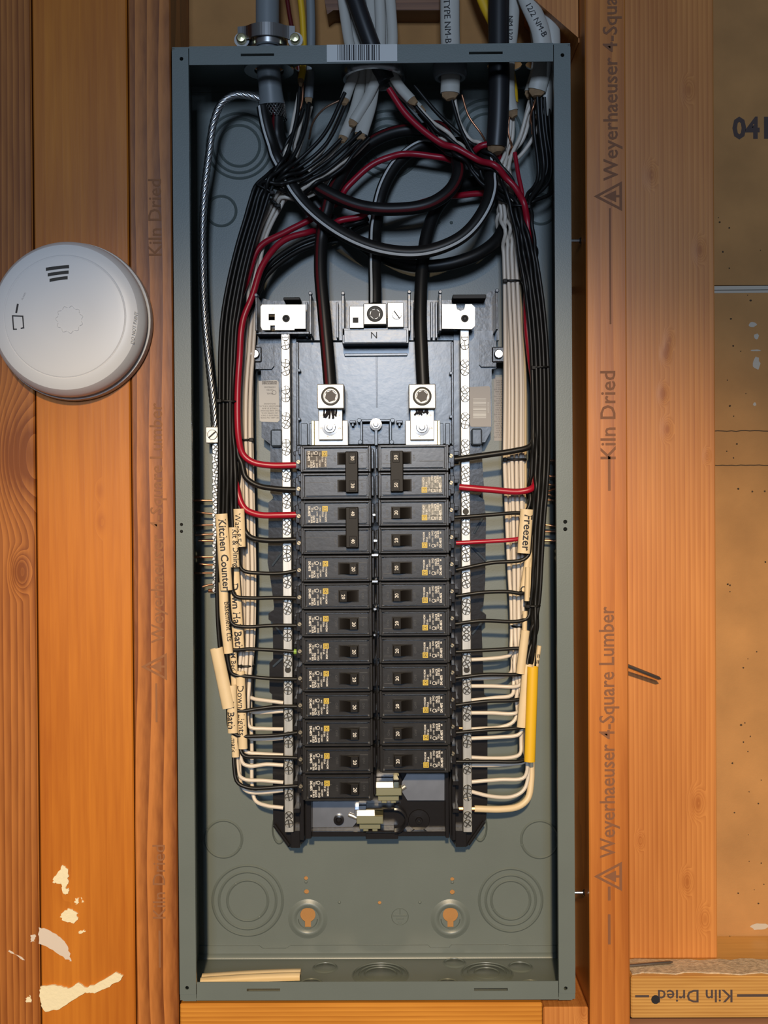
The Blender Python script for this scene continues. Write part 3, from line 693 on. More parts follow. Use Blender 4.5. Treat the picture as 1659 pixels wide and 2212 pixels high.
# wire loops embossed behind the rail feet belong to the back panel
for px, py in ((603, 1790), (1037, 1785)):
    q = P(px, py, YI); g = G().revolve([(16 * pxm(YI), .0002), (19 * pxm(YI), -.0022), (22 * pxm(YI), .0002)], (q.x, YI, q.z), 30); g.v = [(q.x + (a - q.x) * .75, b, q.z + (c_ - q.z) * 1.6) for a, b, c_ in g.v]; obj('stamped_loop', g, 'enclosure_paint', enc, ang=80)
# lower base plate, bus plates, stabs
ipart('base_plate', 'black_plastic', (655, 962, 968, 1806, .066, .080))
ipart('base_lip', 'black_plastic', (672, 1797, 965, 1807, .058, .068)); ipart('base_foot', 'black_plastic', (790, 1800, 860, 1813, .056, .07))
ipart('inner_fin', 'black_plastic', (660, 1700, 672, 1812, .046, .07)); ipart('inner_fin', 'black_plastic', (962, 1665, 970, 1810, .050, .07))
poly_part('bus_plate', 'bus_metal', [(675, 1732), (775, 1732), (775, 1770), (762, 1786), (675, 1787)], .060, .0635)
poly_part('bus_plate', 'bus_metal', [(878, 1673), (960, 1673), (960, 1729), (880, 1729), (862, 1700)], .060, .0635)
for (a, b) in (((753, 1759), (780, 1770)), ((858, 1710), (876, 1698))):
    obj('bus_emboss', G().tube(spline([P(*a, .060), P(*b, .060)], 4), .0024, 10), 'tin_metal', inte)
for (x0, y0) in ((810, 1702), (770, 1763)):
    st = ipart('stab', 'brass_zinc', (x0, y0, x0 + 58, y0 + 17, .040, .062)); ipart('stab_fold', 'bus_metal', (x0 - 4, y0 - 14, x0 + 40, y0, .050, .064)); ipart('stab_edge', 'brass_zinc', (x0 + 6, y0 + 17, x0 + 52, y0 + 28, .046, .062), (x0 + 14, y0 + 26, x0 + 26, y0 + 33, .048, .06), (x0 + 34, y0 + 26, x0 + 46, y0 + 33, .048, .06))
q = P(852, 1772, .052); g = G().revolve([(28 * pxm(.05), .01), (28 * pxm(.05), 0), (24 * pxm(.05), -.0006), (23 * pxm(.05), .01)], (q.x, .050, q.z), 30, a0=-pi / 2, a1=pi / 2); obj('shield', g, 'black_plastic', inte)
ipart('shield_wall', 'black_plastic', (790, 1745, 852, 1750, .050, .066), (790, 1794, 852, 1799, .050, .066))
q = P(838, 1690, .052); g = G().revolve([(30 * pxm(.05), .01), (30 * pxm(.05), 0), (25 * pxm(.05), -.0006), (24 * pxm(.05), .01)], (q.x, .050, q.z), 24, a0=-pi / 2, a1=0.6); obj('shield', g, 'black_plastic', inte)
q = P(732, 1770, .060); obj('boss', G().revolve([(.0052, .0), (.0050, -.003), (.0030, -.0034), (.0018, -.001), (1e-6, -.001)], (q.x, .060, q.z), 24), 'black_plastic', inte)
q = P(905, 1771, .066); obj('boss', G().revolve([(.0105, .0), (.0100, -.0016), (.0035, -.002), (.0030, -.0045), (.0014, -.0045), (.0010, -.001), (1e-6, -.001)], (q.x, .066, q.z), 28), 'black_plastic', inte)
# hex head retaining screw with its keeper, cross bracket above breakers
ipart('bracket', 'pan_plastic', (778, 906, 846, 911, .046, .062), (778, 906, 783, 960, .046, .062), (841, 906, 846, 960, .046, .062)); ipart('bracket_floor', 'black_plastic', (783, 915, 841, 960, .056, .062))
ipart('bracket_stem', 'pan_plastic', (809, 920, 816, 962, .046, .060))
for px, py in ((776, 908), (848, 908), (778, 955), (846, 955)):
    q = P(px, py, .046); obj('bracket_pin', G().cyl((q.x, .046, q.z), .0022, -.0012, .01, 14, cham=.0005), 'pan_plastic', inte)
hexbolt(812, 917, .046, .0058, 'retaining_screw')
for px in (762, 863): ipart('tee', 'black_plastic', (px - 7, 908, px + 7, 914, .048, .06), (px - 3, 912, px + 3, 921, .050, .06))
for a in ((650, 664), (668, 678), (948, 958), (962, 972)): ipart('slot_wall', 'pan_plastic', (a[0], 914, a[1], 962, .054, .062))
# side mounting screws on the wings
for px in (551, 1077):
    q = P(px, 765, .058); o = obj('mounting_screw', G().revolve([(1e-6, -.003), (.0036, -.003), (.0044, -.0015), (.0044, .010)], (q.x, .058, q.z), 18), 'zinc', inte); obj('screw_clip', G().box(q.x - .006, q.x + .006, .060, .066, q.z - .0075, q.z + .0075, .001), 'black_plastic', inte)
# stickers on the wings (printed upside down)
g = G().prism(ppoly([(559, 823), (598, 821), (602, 825), (604, 908), (600, 912), (565, 911), (561, 908)], .0655), .0652, .0662); st = obj('sticker', g, 'sticker_light', inte)
g = G(); bpx(g, 566, 823.5, 598, 830, .0650, .0652, 0); obj('sticker_band', g, 'print_grey', st)
g = G(); q = P(579, 827, .065); text(g, 'SQUARE D', (X(582, 827, .065), q.z), .0030, .0649, 180, bold=.01); obj('print', g, 'sticker_light', st, fixn=False)
g = G()
for py, s, sz in ((836, 'HOMELINE', .0022), (842, 'LISTED', .0022), (850, 'PANEL', .0022), (872, 'GROUNDING', .0019), (877, 'WIRE RANGE 14-4 AL-CU', .0019), (882, 'TORQUE 20 LB-IN', .0019), (887, 'ONE WIRE PER HOLE', .0019), (892, 'USE COPPER OR AL', .0019), (897, 'WIRE 60/75 C ONLY', .0019), (902, 'SEE LABEL ON DOOR', .0019)):
    text(g, s, (X(583, py, .065), Z(583, py, .065)), sz, .0650, 180)
q = P(592, 848, .065); g.prism(circ(q.x, q.z, .0022, 14), .0650, .0651, [circ(q.x, q.z, .0018, 14)])
obj('print', g, 'print_grey', st, fixn=False)
g = G().prism(ppoly([(1014, 836), (1056, 834), (1059, 838), (1061, 922), (1018, 922), (1015, 918)], .0655), .0652, .0662); st = obj('sticker', g, 'sticker_grey', inte)
g = G(); yy = 861; random.seed(2)
while yy < 903: bpx(g, 1022, yy, 1050, yy + random.choice((.8, 1.2, 1.8)), .0650, .0652, 0); yy += random.choice((2.2, 2.8, 3.4))
text(g, 'HOM 2020', (X(1055, 880, .065), Z(1055, 880, .065)), .0022, .0650, 90); obj('print', g, 'sticker_white', st, fixn=False)

# ================================================================ breakers
YBR = 0.018
def breaker_proto(amps, poles, off=False, label_style='print'):
    root = bpy.data.objects.new('circuit_breaker', None); C.objects.link(root); root.empty_display_size = .02; WO[root.name] = Vector()
    H = 0.0254
    zs = [0.0] if poles == 1 else [H / 2, -H / 2]
    g = G()
    for z in zs:
        g.box(-.0335, .0325, .0046, .0440, z - .0124, z + .0124, .0007)
    obj('body', g, 'breaker_plastic', root, local=True)
    for z in zs:
        g = G().prism([(-.0280, z - .0088), (.0276, z - .0088), (.0284, z - .0080), (.0284, z + .0080), (.0276, z + .0088), (-.0280, z + .0088)], 0.0004, .0050)
        f = obj('face_plate', g, 'breaker_plastic', root, local=True)
        g = G()
        for s_ in (1, -1): g.box(-.0312, .0308, .0004, .0060, z + s_ * .0110 - .0011, z + s_ * .0110 + .0011, .0006)
        g.box(-.0312, -.0292, .0008, .006, z - .0104, z + .0104, .0004); g.box(.0294, .0308, .0008, .006, z - .0104, z + .0104, .0004)
        obj('face_rim', g, 'breaker_plastic', root, local=True)
        g = G(); g.box(-.0280, -.0060, 0.0000, .001, z + .0030, z + .0034, 0); g.box(.0040, .0280, 0.0000, .001, z + .0052, z + .0056, 0)
        obj('face_step', g, 'emboss_plastic', f, local=True)
        g = G(); text(g, 'OFF', (-.0012, z), .0030, .0002, -90, sx=1.2); text(g, 'ON', (.0240, z), .0030, .0002, -90, sx=1.2); obj('embossed_word', g, 'emboss_plastic', f, local=True, fixn=False)
        # clamp jaw and terminal
        g = G(); g.box(-.0355, -.0320, .0050, .040, z + .0040, z + .0105, .0006); g.box(-.0350, -.0320, .0060, .040, z - .0105, z - .0040, .0006); g.box(-.0395, -.0335, .0170, .044, z - .0090, z + .0085, .0006)
        obj('terminal', g, 'black_plastic', root, local=True)
        me = SC_TERM; o = bpy.data.objects.new('terminal_screw', me); C.objects.link(o); o.parent = root; o.location = (-.0362, .0168, z - .0022); o.rotation_euler = (0, .6, 0); o.scale = (.62, 1, .62)
        g = G(); g.box(.0325, .0350, .012, .040, z - .0095, z + .0095, .0006); obj('bus_clip_housing', g, 'black_plastic', root, local=True)
        # toggle: ramped rocker; handle leans to the bus side when on
        sg = -1 if off else 1; cx = .0109
        pr = [(cx - sg * .0085, .0006), (cx - sg * .0082, -.0006), (cx - sg * .0035, -.0016), (cx + sg * .0005, -.0050), (cx + sg * .0015, -.0058), (cx + sg * .0078, -.0054), (cx + sg * .0085, -.0046), (cx + sg * .0085, .0006)]
        g = G().prism(pr, z - .0048, z + .0048, axis='z')
        t = obj('toggle', g, 'handle_plastic', root, local=True)
        g = G().prism(rect(cx - .0096, z - .0058, cx + .0096, z + .0058), .0000, .0010); obj('toggle_slot', g, 'handle_plastic', root, local=True)
        if poles == 1:
            g = G(); text(g, str(amps), (cx + sg * .0048, z - .0002), .0046, -.0060, -90, sx=.95, bold=.012); obj('rating', g, 'print_white', t, local=True, fixn=False)
    if poles == 2:
        g = G(); cx = .0146; g.box(cx - .0056, cx + .0062, -.0085, -.0040, -H / 2 - .0062, H / 2 + .0062, .0007)
        tie = obj('handle_tie', g, 'handle_plastic', root, local=True)
        for z in zs:
            g = G(); g.box(cx - .0022, cx + .0042, -.0090, -.0083, z - .0048, z + .0048, .0004); pd = obj('tie_pad', g, 'handle_plastic', tie, local=True)
            g = G(); text(g, str(amps), (cx + .0010, z), .0046, -.0093, -90, sx=.95, bold=.012); obj('rating', g, 'print_white', tie, local=True, fixn=False)
    z = zs[0]
    # printed maker's label
    if label_style == 'brown':
        g = G().prism(rect(-.0275, z - .0080, -.0085, z + .0072), .0000, .0006); obj('label_patch', g, 'label_brown', root, local=True)
    if label_style == 'faded':
        g = G().prism(rect(-.0270, z - .0075, -.0080, z + .0070), .0000, .0006); obj('label_patch', g, 'label_faded', root, local=True)
    yl = -.0001
    g = G()
    for s, x, zz, sz, bo in (('HOM', -.0098, -.0045, .0026, .02), ('TYPE', -.0098, .0003, .0022, .01), ('10 kA', -.0125, .0000, .0026, .015), ('120/240V', -.0150, -.0038, .0022, .01), ('MAX', -.0150, .0045, .0018, .005), ('LISTED', -.0178, .0002, .0018, .005), ('SWD', -.0178, -.0060, .0026, .01), ('40C', -.0205, .0055, .0022, .01), ('HACR', -.0208, -.0046, .0030, .02), ('CIR BKR', -.0230, -.0048, .0024, .015), ('DK-4875', -.0252, .0028, .0030, .03), ('ISSUE', -.0225, .0040, .0020, .01), ('BR', -.0252, -.0066, .0020, .02)):
        text(g, s, (x, z + zz - .0004), sz, yl, -90, bold=bo, sx=.82)
    c = (-.0183, z + .0052); g.add(*(lambda G_: (G_.v, G_.f))(G().prism(circ(*c, .0017, 14), yl, yl + .0002, [circ(*c, .0013, 14)])))
    lb = obj('label_print', g, 'print_white', root, local=True, fixn=False)
    g = G(); c = (-.0104, z + .0046); s = .0025
    g.prism(rect(c[0] - s, c[1] - s, c[0] + s, c[1] + s), yl, yl + .0002, [rect(c[0] - s * .66, c[1] - s * .66, c[0] + s * .66, c[1] + s * .66)])
    g.prism(rect(c[0] - s * .52, c[1] - s * .52, c[0] + s * .52, c[1] + s * .52), yl, yl + .0002, [rect(c[0] - s * .2, c[1] - s * .2, c[0] + s * .2, c[1] + s * .2)])
    obj('logo', g, 'logo_yellow', root, local=True)
    return root
ORD = ['topmost', 'second', 'third', 'fourth', 'fifth', 'sixth', 'seventh', 'eighth', 'ninth', 'tenth', 'eleventh', 'twelfth']
PITCH = 0.02555
qL = P(728, 1347, YBR); qR = P(893, 1167, YBR)
def zrow(side, k): return (qL.z + (6 - k) * PITCH) if side == 'L' else (qR.z + (3 - k) * PITCH)
proto = {}
def place_breaker(side, row, amps, poles=1, off=False, style='print', label=''):
    key = (amps, poles, off, style)
    if key not in proto: proto[key] = r = breaker_proto(*key)
    else: r = copy_tree(proto[key])
    z = zrow(side, row) if poles == 1 else (zrow(side, row) + zrow(side, row + 1)) / 2
    r.location = ((qL if side == 'L' else qR).x, YBR, z); r.rotation_euler = (0, 0 if side == 'L' else pi, 0)
    return tag(r, label, 'circuit breaker', 'circuit breakers in two columns')
place_breaker('L', 0, 30, 2, style='brown', label='double-pole breaker with tied handles marked thirty')
place_breaker('L', 2, 40, 2, label='double-pole breaker with tied handles marked forty')
place_breaker('R', 0, 50, 2, style='faded', label='double-pole breaker with tied handles marked fifty')
for i in range(9):
    r = 4 + i
    pos = 'just below the forty' if i == 0 else ('with its handle switched the other way, second below the forty' if i == 1 else ('lowest of the detector-side column' if i == 8 else f'{["","","third","fourth","fifth","sixth","seventh","eighth"][i]} below the forty'))
    place_breaker('L', r, 20, off=(i == 1), label=f'black twenty amp breaker {pos}')
for i in range(10):
    pos = 'just below the fifty' if i == 0 else ('lowest of the column under the fifty' if i == 9 else f'{ORD[i]} below the fifty')
    place_breaker('R', 2 + i, 20, style='faded' if i == 0 else 'print', label=f'black twenty amp breaker {pos}')
for px0, px1, py in ((804, 812, 1112), (806, 816, 1168), (802, 818, 1199), (803, 817, 1256), (806, 812, 1372), (806, 814, 1316)):
    ipart('bus_tip', 'zinc', (px0, py - 3, px1, py + 3, .028, .050))
# ================================================================ feeders, grounds
RF = 0.0062
def wire(path, r, m, label, name='wire', cat='wire', group=None, sides=10, n=8, tipm=None):
    o = {'path': resample(spline(path, n)), 'r': r}; WIRES.append(o)
    def make():
        ob = obj(name, G().tube(o['path'], r, sides), m, ang=50); o['ob'] = ob
        return tag(ob, label, cat, group)
    o['make'] = make; return o
WIRES = []; LATER = []
def resample(path, step=.0032):
    out = [path[0]]; acc = 0.0
    for a, b in zip(path, path[1:]):
        l = (b - a).length
        if l < 1e-9: continue
        while acc + l >= step:
            t = (step - acc) / l; a = a.lerp(b, t); out.append(a.copy()); l = (b - a).length; acc = 0.0
        acc += l
    out.append(path[-1]); return out
def relax(its=90):
    """push crossing wires apart (mostly in depth) so that they lie against instead of inside each other"""
    from mathutils.kdtree import KDTree
    own = [k for k, w_ in enumerate(WIRES) for _ in w_['path']]
    rmax = max(w_['r'] for w_ in WIRES)
    for it in range(its):
        pts = [p for w_ in WIRES for p in w_['path']]
        kd = KDTree(len(pts))
        for i, p in enumerate(pts): kd.insert(p, i)
        kd.balance(); mv = [Vector() for _ in pts]
        for i, p in enumerate(pts):
            ra = WIRES[own[i]]['r']
            for q, j, dist in kd.find_range(p, ra + (rmax if ra < rmax * .9 else rmax)):
                if own[j] == own[i]: continue
                rb = WIRES[own[j]]['r']; need = ra + rb + .0005
                if dist < need:
                    dv = p - q
                    if dv.length < 1e-6: dv = Vector((0, 1 if own[i] > own[j] else -1, 0))
                    dv = Vector((dv.x * .45, dv.y if abs(dv.y) > 2e-4 else (4e-4 if own[i] > own[j] else -4e-4), dv.z * .45)).normalized()
                    wgt = rb ** 2 / (ra ** 2 + rb ** 2)
                    mv[i] = mv[i] + dv * (need - dist) * wgt * .5
        k = 0
        for w_ in WIRES:
            n = len(w_['path']); m_ = mv[k:k + n]; k += n
            for _ in range(4 if it < its * .5 else 2): m_ = [(m_[max(i - 1, 0)] + m_[i] * 2 + m_[min(i + 1, n - 1)]) / 4 for i in range(n)]
            for i in range(n):
                f = min(1.0, (n - 1 - i) / 5)
                p = w_['path'][i] + m_[i] * f * 1.6
                p.y = min(p.y, YI - .0014 - w_['r']) if i < n - 6 else p.y
                w_['path'][i] = p
def feeder(ctrl, label, stripe=None, ang=0.0, half=.28):
    rec = {'path': resample(spline(pp(*ctrl), 14), .003), 'r': RF}; WIRES.append(rec)
    def make():
        return build_feeder(rec['path'], label, stripe, ang, half)[0]
    rec['make'] = make; return rec, None
def build_feeder(path, label, stripe, ang, half):
    o = thing('feeder_conductor', tuple(path[-1]), label, 'cable')
    obj('insulation', G().tube(path, RF, 18), 'wire_black', o, ang=50)
    if stripe: obj('stripe', G().strip(path, RF * 1.012, ang, half), stripe, o, ang=60, fixn=False)
    return o, path
# neutral: white stripe, big low loop, back over the top and down to the N lug
f1, _ = feeder([(570, 232, .046), (584, 300, .046), (612, 370, .042), (660, 442, .036), (740, 505, .030), (830, 540, .026), (920, 543, .024), (1000, 510, .024), (1048, 450, .028), (1062, 385, .040), (1040, 330, .055), (985, 305, .066), (920, 310, .070), (865, 345, .070), (830, 400, .066), (813, 470, .060), (809, 560, .048), (810, 620, .040), (810, 658, .037)],
       'thick black feeder with white stripe ending at the N lug', 'stripe_white', .55, .20)
# first hot: red stripe
f2, _ = feeder([(596, 232, .050), (600, 300, .056), (640, 365, .052), (700, 412, .046), (780, 446, .042), (860, 452, .040), (930, 440, .040), (978, 404, .044), (992, 350, .052), (960, 298, .062), (890, 280, .068), (815, 300, .066), (755, 350, .062), (715, 425, .056), (696, 500, .052), (692, 580, .046), (700, 680, .040), (708, 770, .037), (713, 832, .037)],
       'thick black feeder with red stripe ending at the detector-side main lug', 'stripe_red', .5, .22)
# second hot: plain black
f3, _ = feeder([(584, 230, .060), (606, 300, .070), (645, 390, .074), (720, 480, .070), (800, 540, .062), (880, 572, .056), (960, 572, .054), (1040, 545, .056), (1088, 500, .064), (1098, 440, .074), (1060, 395, .080), (1000, 400, .076), (950, 440, .068), (924, 500, .060), (912, 580, .050), (908, 680, .042), (911, 770, .038), (914, 832, .037)],
       'thick plain black feeder ending at the main lug above the fifty amp breaker')
random.seed(9)
for f, px, n in ((f2, 714, 11), (f3, 911, 9)):                 # cut strands below the lug
    for i in range(n):
        a = px - 15 + 30 * (i + .5) / n; q0 = P(a, 878, .0335 - .001 * (i % 3)); q1 = P(a + random.uniform(-4, 4), 890, .0325); q2 = P(a + random.uniform(-4, 4), random.uniform(896, 907) if px < 800 else random.uniform(891, 897), .0325)
        LATER.append((lambda a, b, c_, f: obj('strand', G().tube(spline([a, b, c_], 4), .0009, 6), 'ink', f['ob']), q0, q1, q2, f))
# aluminium ground: seven visible strands twisted together
ctrl = [(562, 212, .046), (538, 206, .046), (508, 205, .046), (480, 222, .046), (462, 262, .048), (452, 330, .052), (443, 400, .056), (438, 480, .060), (438, 580, .063), (441, 660, .064), (446, 730, .064), (453, 800, .064), (460, 870, .066), (464, 928, .069)]
path = spline(pp(*ctrl), 40)
gr = thing('ground_cable', tuple(path[-1]), 'twisted bare aluminium ground cable running down beside the wires', 'cable')
L = [0.0]
for i in range(1, len(path)): L.append(L[-1] + (path[i] - path[i - 1]).length)
for s in range(6):
    pts = []
    for i, p in enumerate(path):
        T_ = (path[min(i + 1, len(path) - 1)] - path[max(i - 1, 0)]).normalized(); N = Vector((0, -1, 0)); N = (N - T_ * N.dot(T_)).normalized(); B = T_.cross(N)
        a = L[i] / .034 * 2 * pi + s * pi / 3; pts.append(p + (N * math.cos(a) + B * math.sin(a)) * .0024)
    obj('strand', G().tube(pts, .00142, 7), 'aluminium', gr, ang=60)
# grey service cable with clamp connector
ser = thing('service_cable', tuple(P(584, 260, .05)), 'grey jacketed service cable with braided cut end entering at the top', 'cable')
jp = spline(pp((578, -60, .046), (578, 60, .046), (580, 150, .046), (584, 190, .047), (587, 226, .050)), 8)
obj('jacket', G().tube(jp, [.0112] * (len(jp) - 4) + [.0114, .0118, .0122, .0126], 24), 'sheath_grey', ser, ang=50)
g = G(); a, b = P(586, 218, .050), P(590, 258, .056)
for s in range(26):
    for d in (-1, 1):
        pts = []
        for i in range(9):
            t = i / 8; c = a.lerp(b, t); ang = 2 * pi * s / 26 + d * t * .9; r = .0122 + .0010 * t
            pts.append(c + Vector((math.cos(ang) * r, math.sin(ang) * r, 0)))
        g.tube(pts, .00042, 4, caps=False)
tag(obj('braid', g, 'aluminium', ser, ang=60), None, None, kind='stuff')
cl = thing('cable_clamp', tuple(P(580, 98, .046)), 'zinc two-screw cable clamp gripping the grey service cable', 'cable clamp')
q = P(580, 80, .046); zc = q.z
pts = [Vector((q.x + dx, .046 + dy, zc)) for dx, dy in ((-.028, -.010), (-.0200, -.0115), (-.0140, -.0160), (-.006, -.0195), (.004, -.0195), (.0125, -.0160), (.0185, -.0115), (.026, -.010))]
g = G(); sp = spline(pts, 5)
for i in range(len(sp) - 1):
    a, b = sp[i], sp[i + 1]; g.add([(a.x, a.y, zc - .0062), (b.x, b.y, zc - .0062), (b.x, b.y, zc + .0058), (a.x, a.y, zc + .0058), (a.x, a.y + .002, zc - .0062), (b.x, b.y + .002, zc - .0062), (b.x, b.y + .002, zc + .0058), (a.x, a.y + .002, zc + .0058)], [(0, 1, 2, 3), (5, 4, 7, 6), (3, 2, 6, 7), (1, 0, 4, 5), (0, 3, 7, 4), (2, 1, 5, 6)])
obj('clamp_strap', g, 'zinc', cl)
obj('clamp_body', G().revolve([(.0135, -.011), (.0175, -.011), (.0185, .004), (.0145, .005), (.0130, .005)], (q.x, .047, zc), 28, 'z'), 'zinc', cl)
for px in (521, 637):
    s = P(px, 82, .034); obj('clamp_screw', G().revolve([(1e-6, -.0022), (.0036, -.0018), (.0048, -.0004), (.0048, .004)], (s.x, .0345, s.z), 18), 'brass_zinc', cl); obj('clamp_ear', G().cyl((s.x, .038, s.z), .0072, 0, .008, 18), 'zinc', cl)
z0 = HB - T - .0035
obj('locknut', G().revolve([(.0140, 0), (.0235, 0), (.0235, .0032), (.0140, .0032)], (X(581, 135, .046), .046, z0), 24, 'z'), 'zinc', cl)
# large bushing and small connectors, parts of the enclosure's fittings
def bushing(px, y, r, label, name='conduit_bushing', cat='bushing'):
    c = (X(px, 140, y), y, HB - T)
    return tag(obj(name, G().revolve([(r - .0030, .004), (r - .0030, -.010), (r - .0015, -.012), (r + .0015, -.012), (r + .003, -.009), (r + .003, -.0005), (r - .0004, -.0003), (r - .0004, .006), (r - .003, .006)], c, 40, 'z'), 'zinc' if r > .02 else 'sheath_grey', ang=50), label, cat)
bushing(808, .048, .0280, 'large metal bushing around the middle bundle of cables')
bushing(972, .046, .0130, 'small connector around the single white cable', 'cable_connector', 'connector')
# ================================================================ cables above and their sheath ends
def cable(ctrl, rx, ry, m, label, words=None, name='cable', split=True, n=8, paper=True):
    path = spline(pp(*ctrl), n); o = thing(name, tuple(path[-1]), label, 'cable')
    g = G().tube(path, 1.0, 16, flat=(ry, rx)); obj('sheath', g, m, o, ang=50)
    if paper:
        e = path[-1]; d = (path[-1] - path[-2]).normalized(); random.seed(len(label))
        tp = [e - d * .003, e + d * .0025, e + d * .006 + Vector((.001, -.001, 0))]
        obj('paper_wrap', G().tube(tp, [rx * .9, rx * .85, rx * .5], 10, flat=(ry / rx * .9, 1)), 'brown_paper', o, ang=30)
    if words:
        s, px, py, rot, size, d = words; q = P(px, py, d); g = G(); text(g, s, (q.x, q.z), size, d, rot); obj('print', g, 'ink', o, fixn=False)
    return o
cable([(640, -60, .050), (652, 20, .050), (656, 100, .050), (654, 150, .049), (650, 172, .048)], .0032, .0050, 'sheath_yellow', 'yellow sheathed cable beside the grey service cable')
cable([(668, -60, .056), (672, 60, .056), (670, 160, .056), (667, 212, .056)], .0042, .0030, 'sheath_grey', 'short grey cable end next to the yellow sheathed cable')
# middle bundle through the bushing
mid = [((735, -40, .058), (752, 80, .054), (765, 150, .050), (752, 195, .046), (745, 215, .043)), ((752, -40, .066), (768, 80, .060), (782, 150, .055), (768, 230, .048), (742, 296, .042)),
       ((800, -40, .060), (806, 80, .056), (806, 150, .052), (800, 220, .047), (780, 290, .042)), ((818, -40, .050), (822, 80, .048), (818, 150, .046), (800, 200, .043), (764, 262, .041)),
       ((840, -40, .052), (848, 80, .048), (846, 150, .046), (862, 185, .042), (888, 215, .040)), ((835, -40, .062), (838, 80, .058), (842, 150, .056), (858, 190, .052), (905, 235, .050))]
dsc = ['shortest white cable of the middle bundle, bending toward the smoke detector', 'white cable of the middle bundle cut lowest on the detector side', 'widest cream cable hanging down in the middle bundle', 'printed white cable of the middle bundle crossing to the detector side', 'cream cable of the middle bundle torn open to a red wire', 'thin cream cable of the middle bundle slanting away from the detector']
for c, d in zip(mid, dsc): cable(c, .0066 if 'widest' in d else .0050, .0034, 'sheath_white', d)
cable([(748, -60, .040), (785, 50, .040), (815, 130, .042), (835, 175, .044)], .0085, .0080, 'sheath_black', 'black round cable slanting through the middle bundle', paper=False)
cable([(772, -60, .056), (790, 60, .056), (800, 150, .060), (790, 200, .060)], .0042, .0030, 'sheath_grey', 'thin grey cable behind the black one in the middle bundle')
cable([(972, -60, .044), (972, 60, .044), (974, 140, .044), (972, 202, .043)], .0092, .0052, 'sheath_white', 'broad white flat cable dropping alone through the top', ('TYPE NM-B', 966, 45, -88, .0085, .0385))
cable([(1020, -60, .058), (1046, 10, .056), (1075, 70, .054), (1095, 130, .052), (1106, 190, .052), (1108, 222, .052)], .0052, .0040, 'sheath_yellow', 'yellow cable passing behind the thick black cable')
cable([(1078, -60, .038), (1077, 80, .038), (1078, 180, .038), (1076, 260, .040), (1072, 318, .042)], .0100, .0095, 'sheath_black', 'thick black round cable with torn paper end', paper=True)
cable([(1112, -60, .046), (1106, 60, .046), (1098, 140, .046), (1100, 215, .047), (1106, 240, .047)], .0062, .0040, 'sheath_white', 'narrow white cable tucked beside the thick black cable', ('NM 12/2', 1102, 60, -92, .0065, .0415))
cable([(1118, -60, .038), (1140, 0, .036), (1168, 70, .036), (1172, 140, .038), (1160, 195, .040)], .0088, .0045, 'sheath_white', 'front white printed cable curving in at the corner', ('12/2 NM-B', 1158, 42, -62, .0078, .0310))
cable([(1160, -60, .046), (1185, 20, .044), (1193, 90, .044), (1187, 150, .046), (1180, 210, .050), (1172, 250, .052)], .0078, .0050, 'sheath_white', 'outermost white cable curving down beside the panel wall')
cable([(1140, -60, .056), (1158, 60, .056), (1162, 140, .056), (1146, 200, .054)], .0062, .0040, 'sheath_white', 'white cable hidden behind the two corner cables')
wire(pp((615, -40, .062), (625, 30, .060), (640, 110, .058), (650, 180, .060)), .0022, 'stripe_red', 'thin maroon wire between grey service cable and yellow cable')

# ================================================================ branch wires
def lerp_tab(tab, py):
    for (a, *u), (b, *v) in zip(tab, tab[1:]):
        if a <= py <= b:
            t = (py - a) / (b - a); return [p + (q - p) * t for p, q in zip(u, v)]
    return tab[0][1:] if py < tab[0][0] else tab[-1][1:]
RW = 0.00185
LB = [(380, 583, 20), (420, 567, 21), (500, 541, 20), (560, 524, 20), (620, 511, 20), (700, 498, 21), (760, 495, 20), (868, 492, 16), (950, 493, 18), (1050, 494, 21), (1100, 495, 21)]
def in_bundle(tab, s, y, p0, p1, step=70):
    out = []; py = p0
    ks = [p0 + i * step for i in range(int((p1 - p0) / step) + 1)]
    for py in ks:
        cx, hw = lerp_tab(tab, py); out.append((cx + s * hw, py, y))
    return out
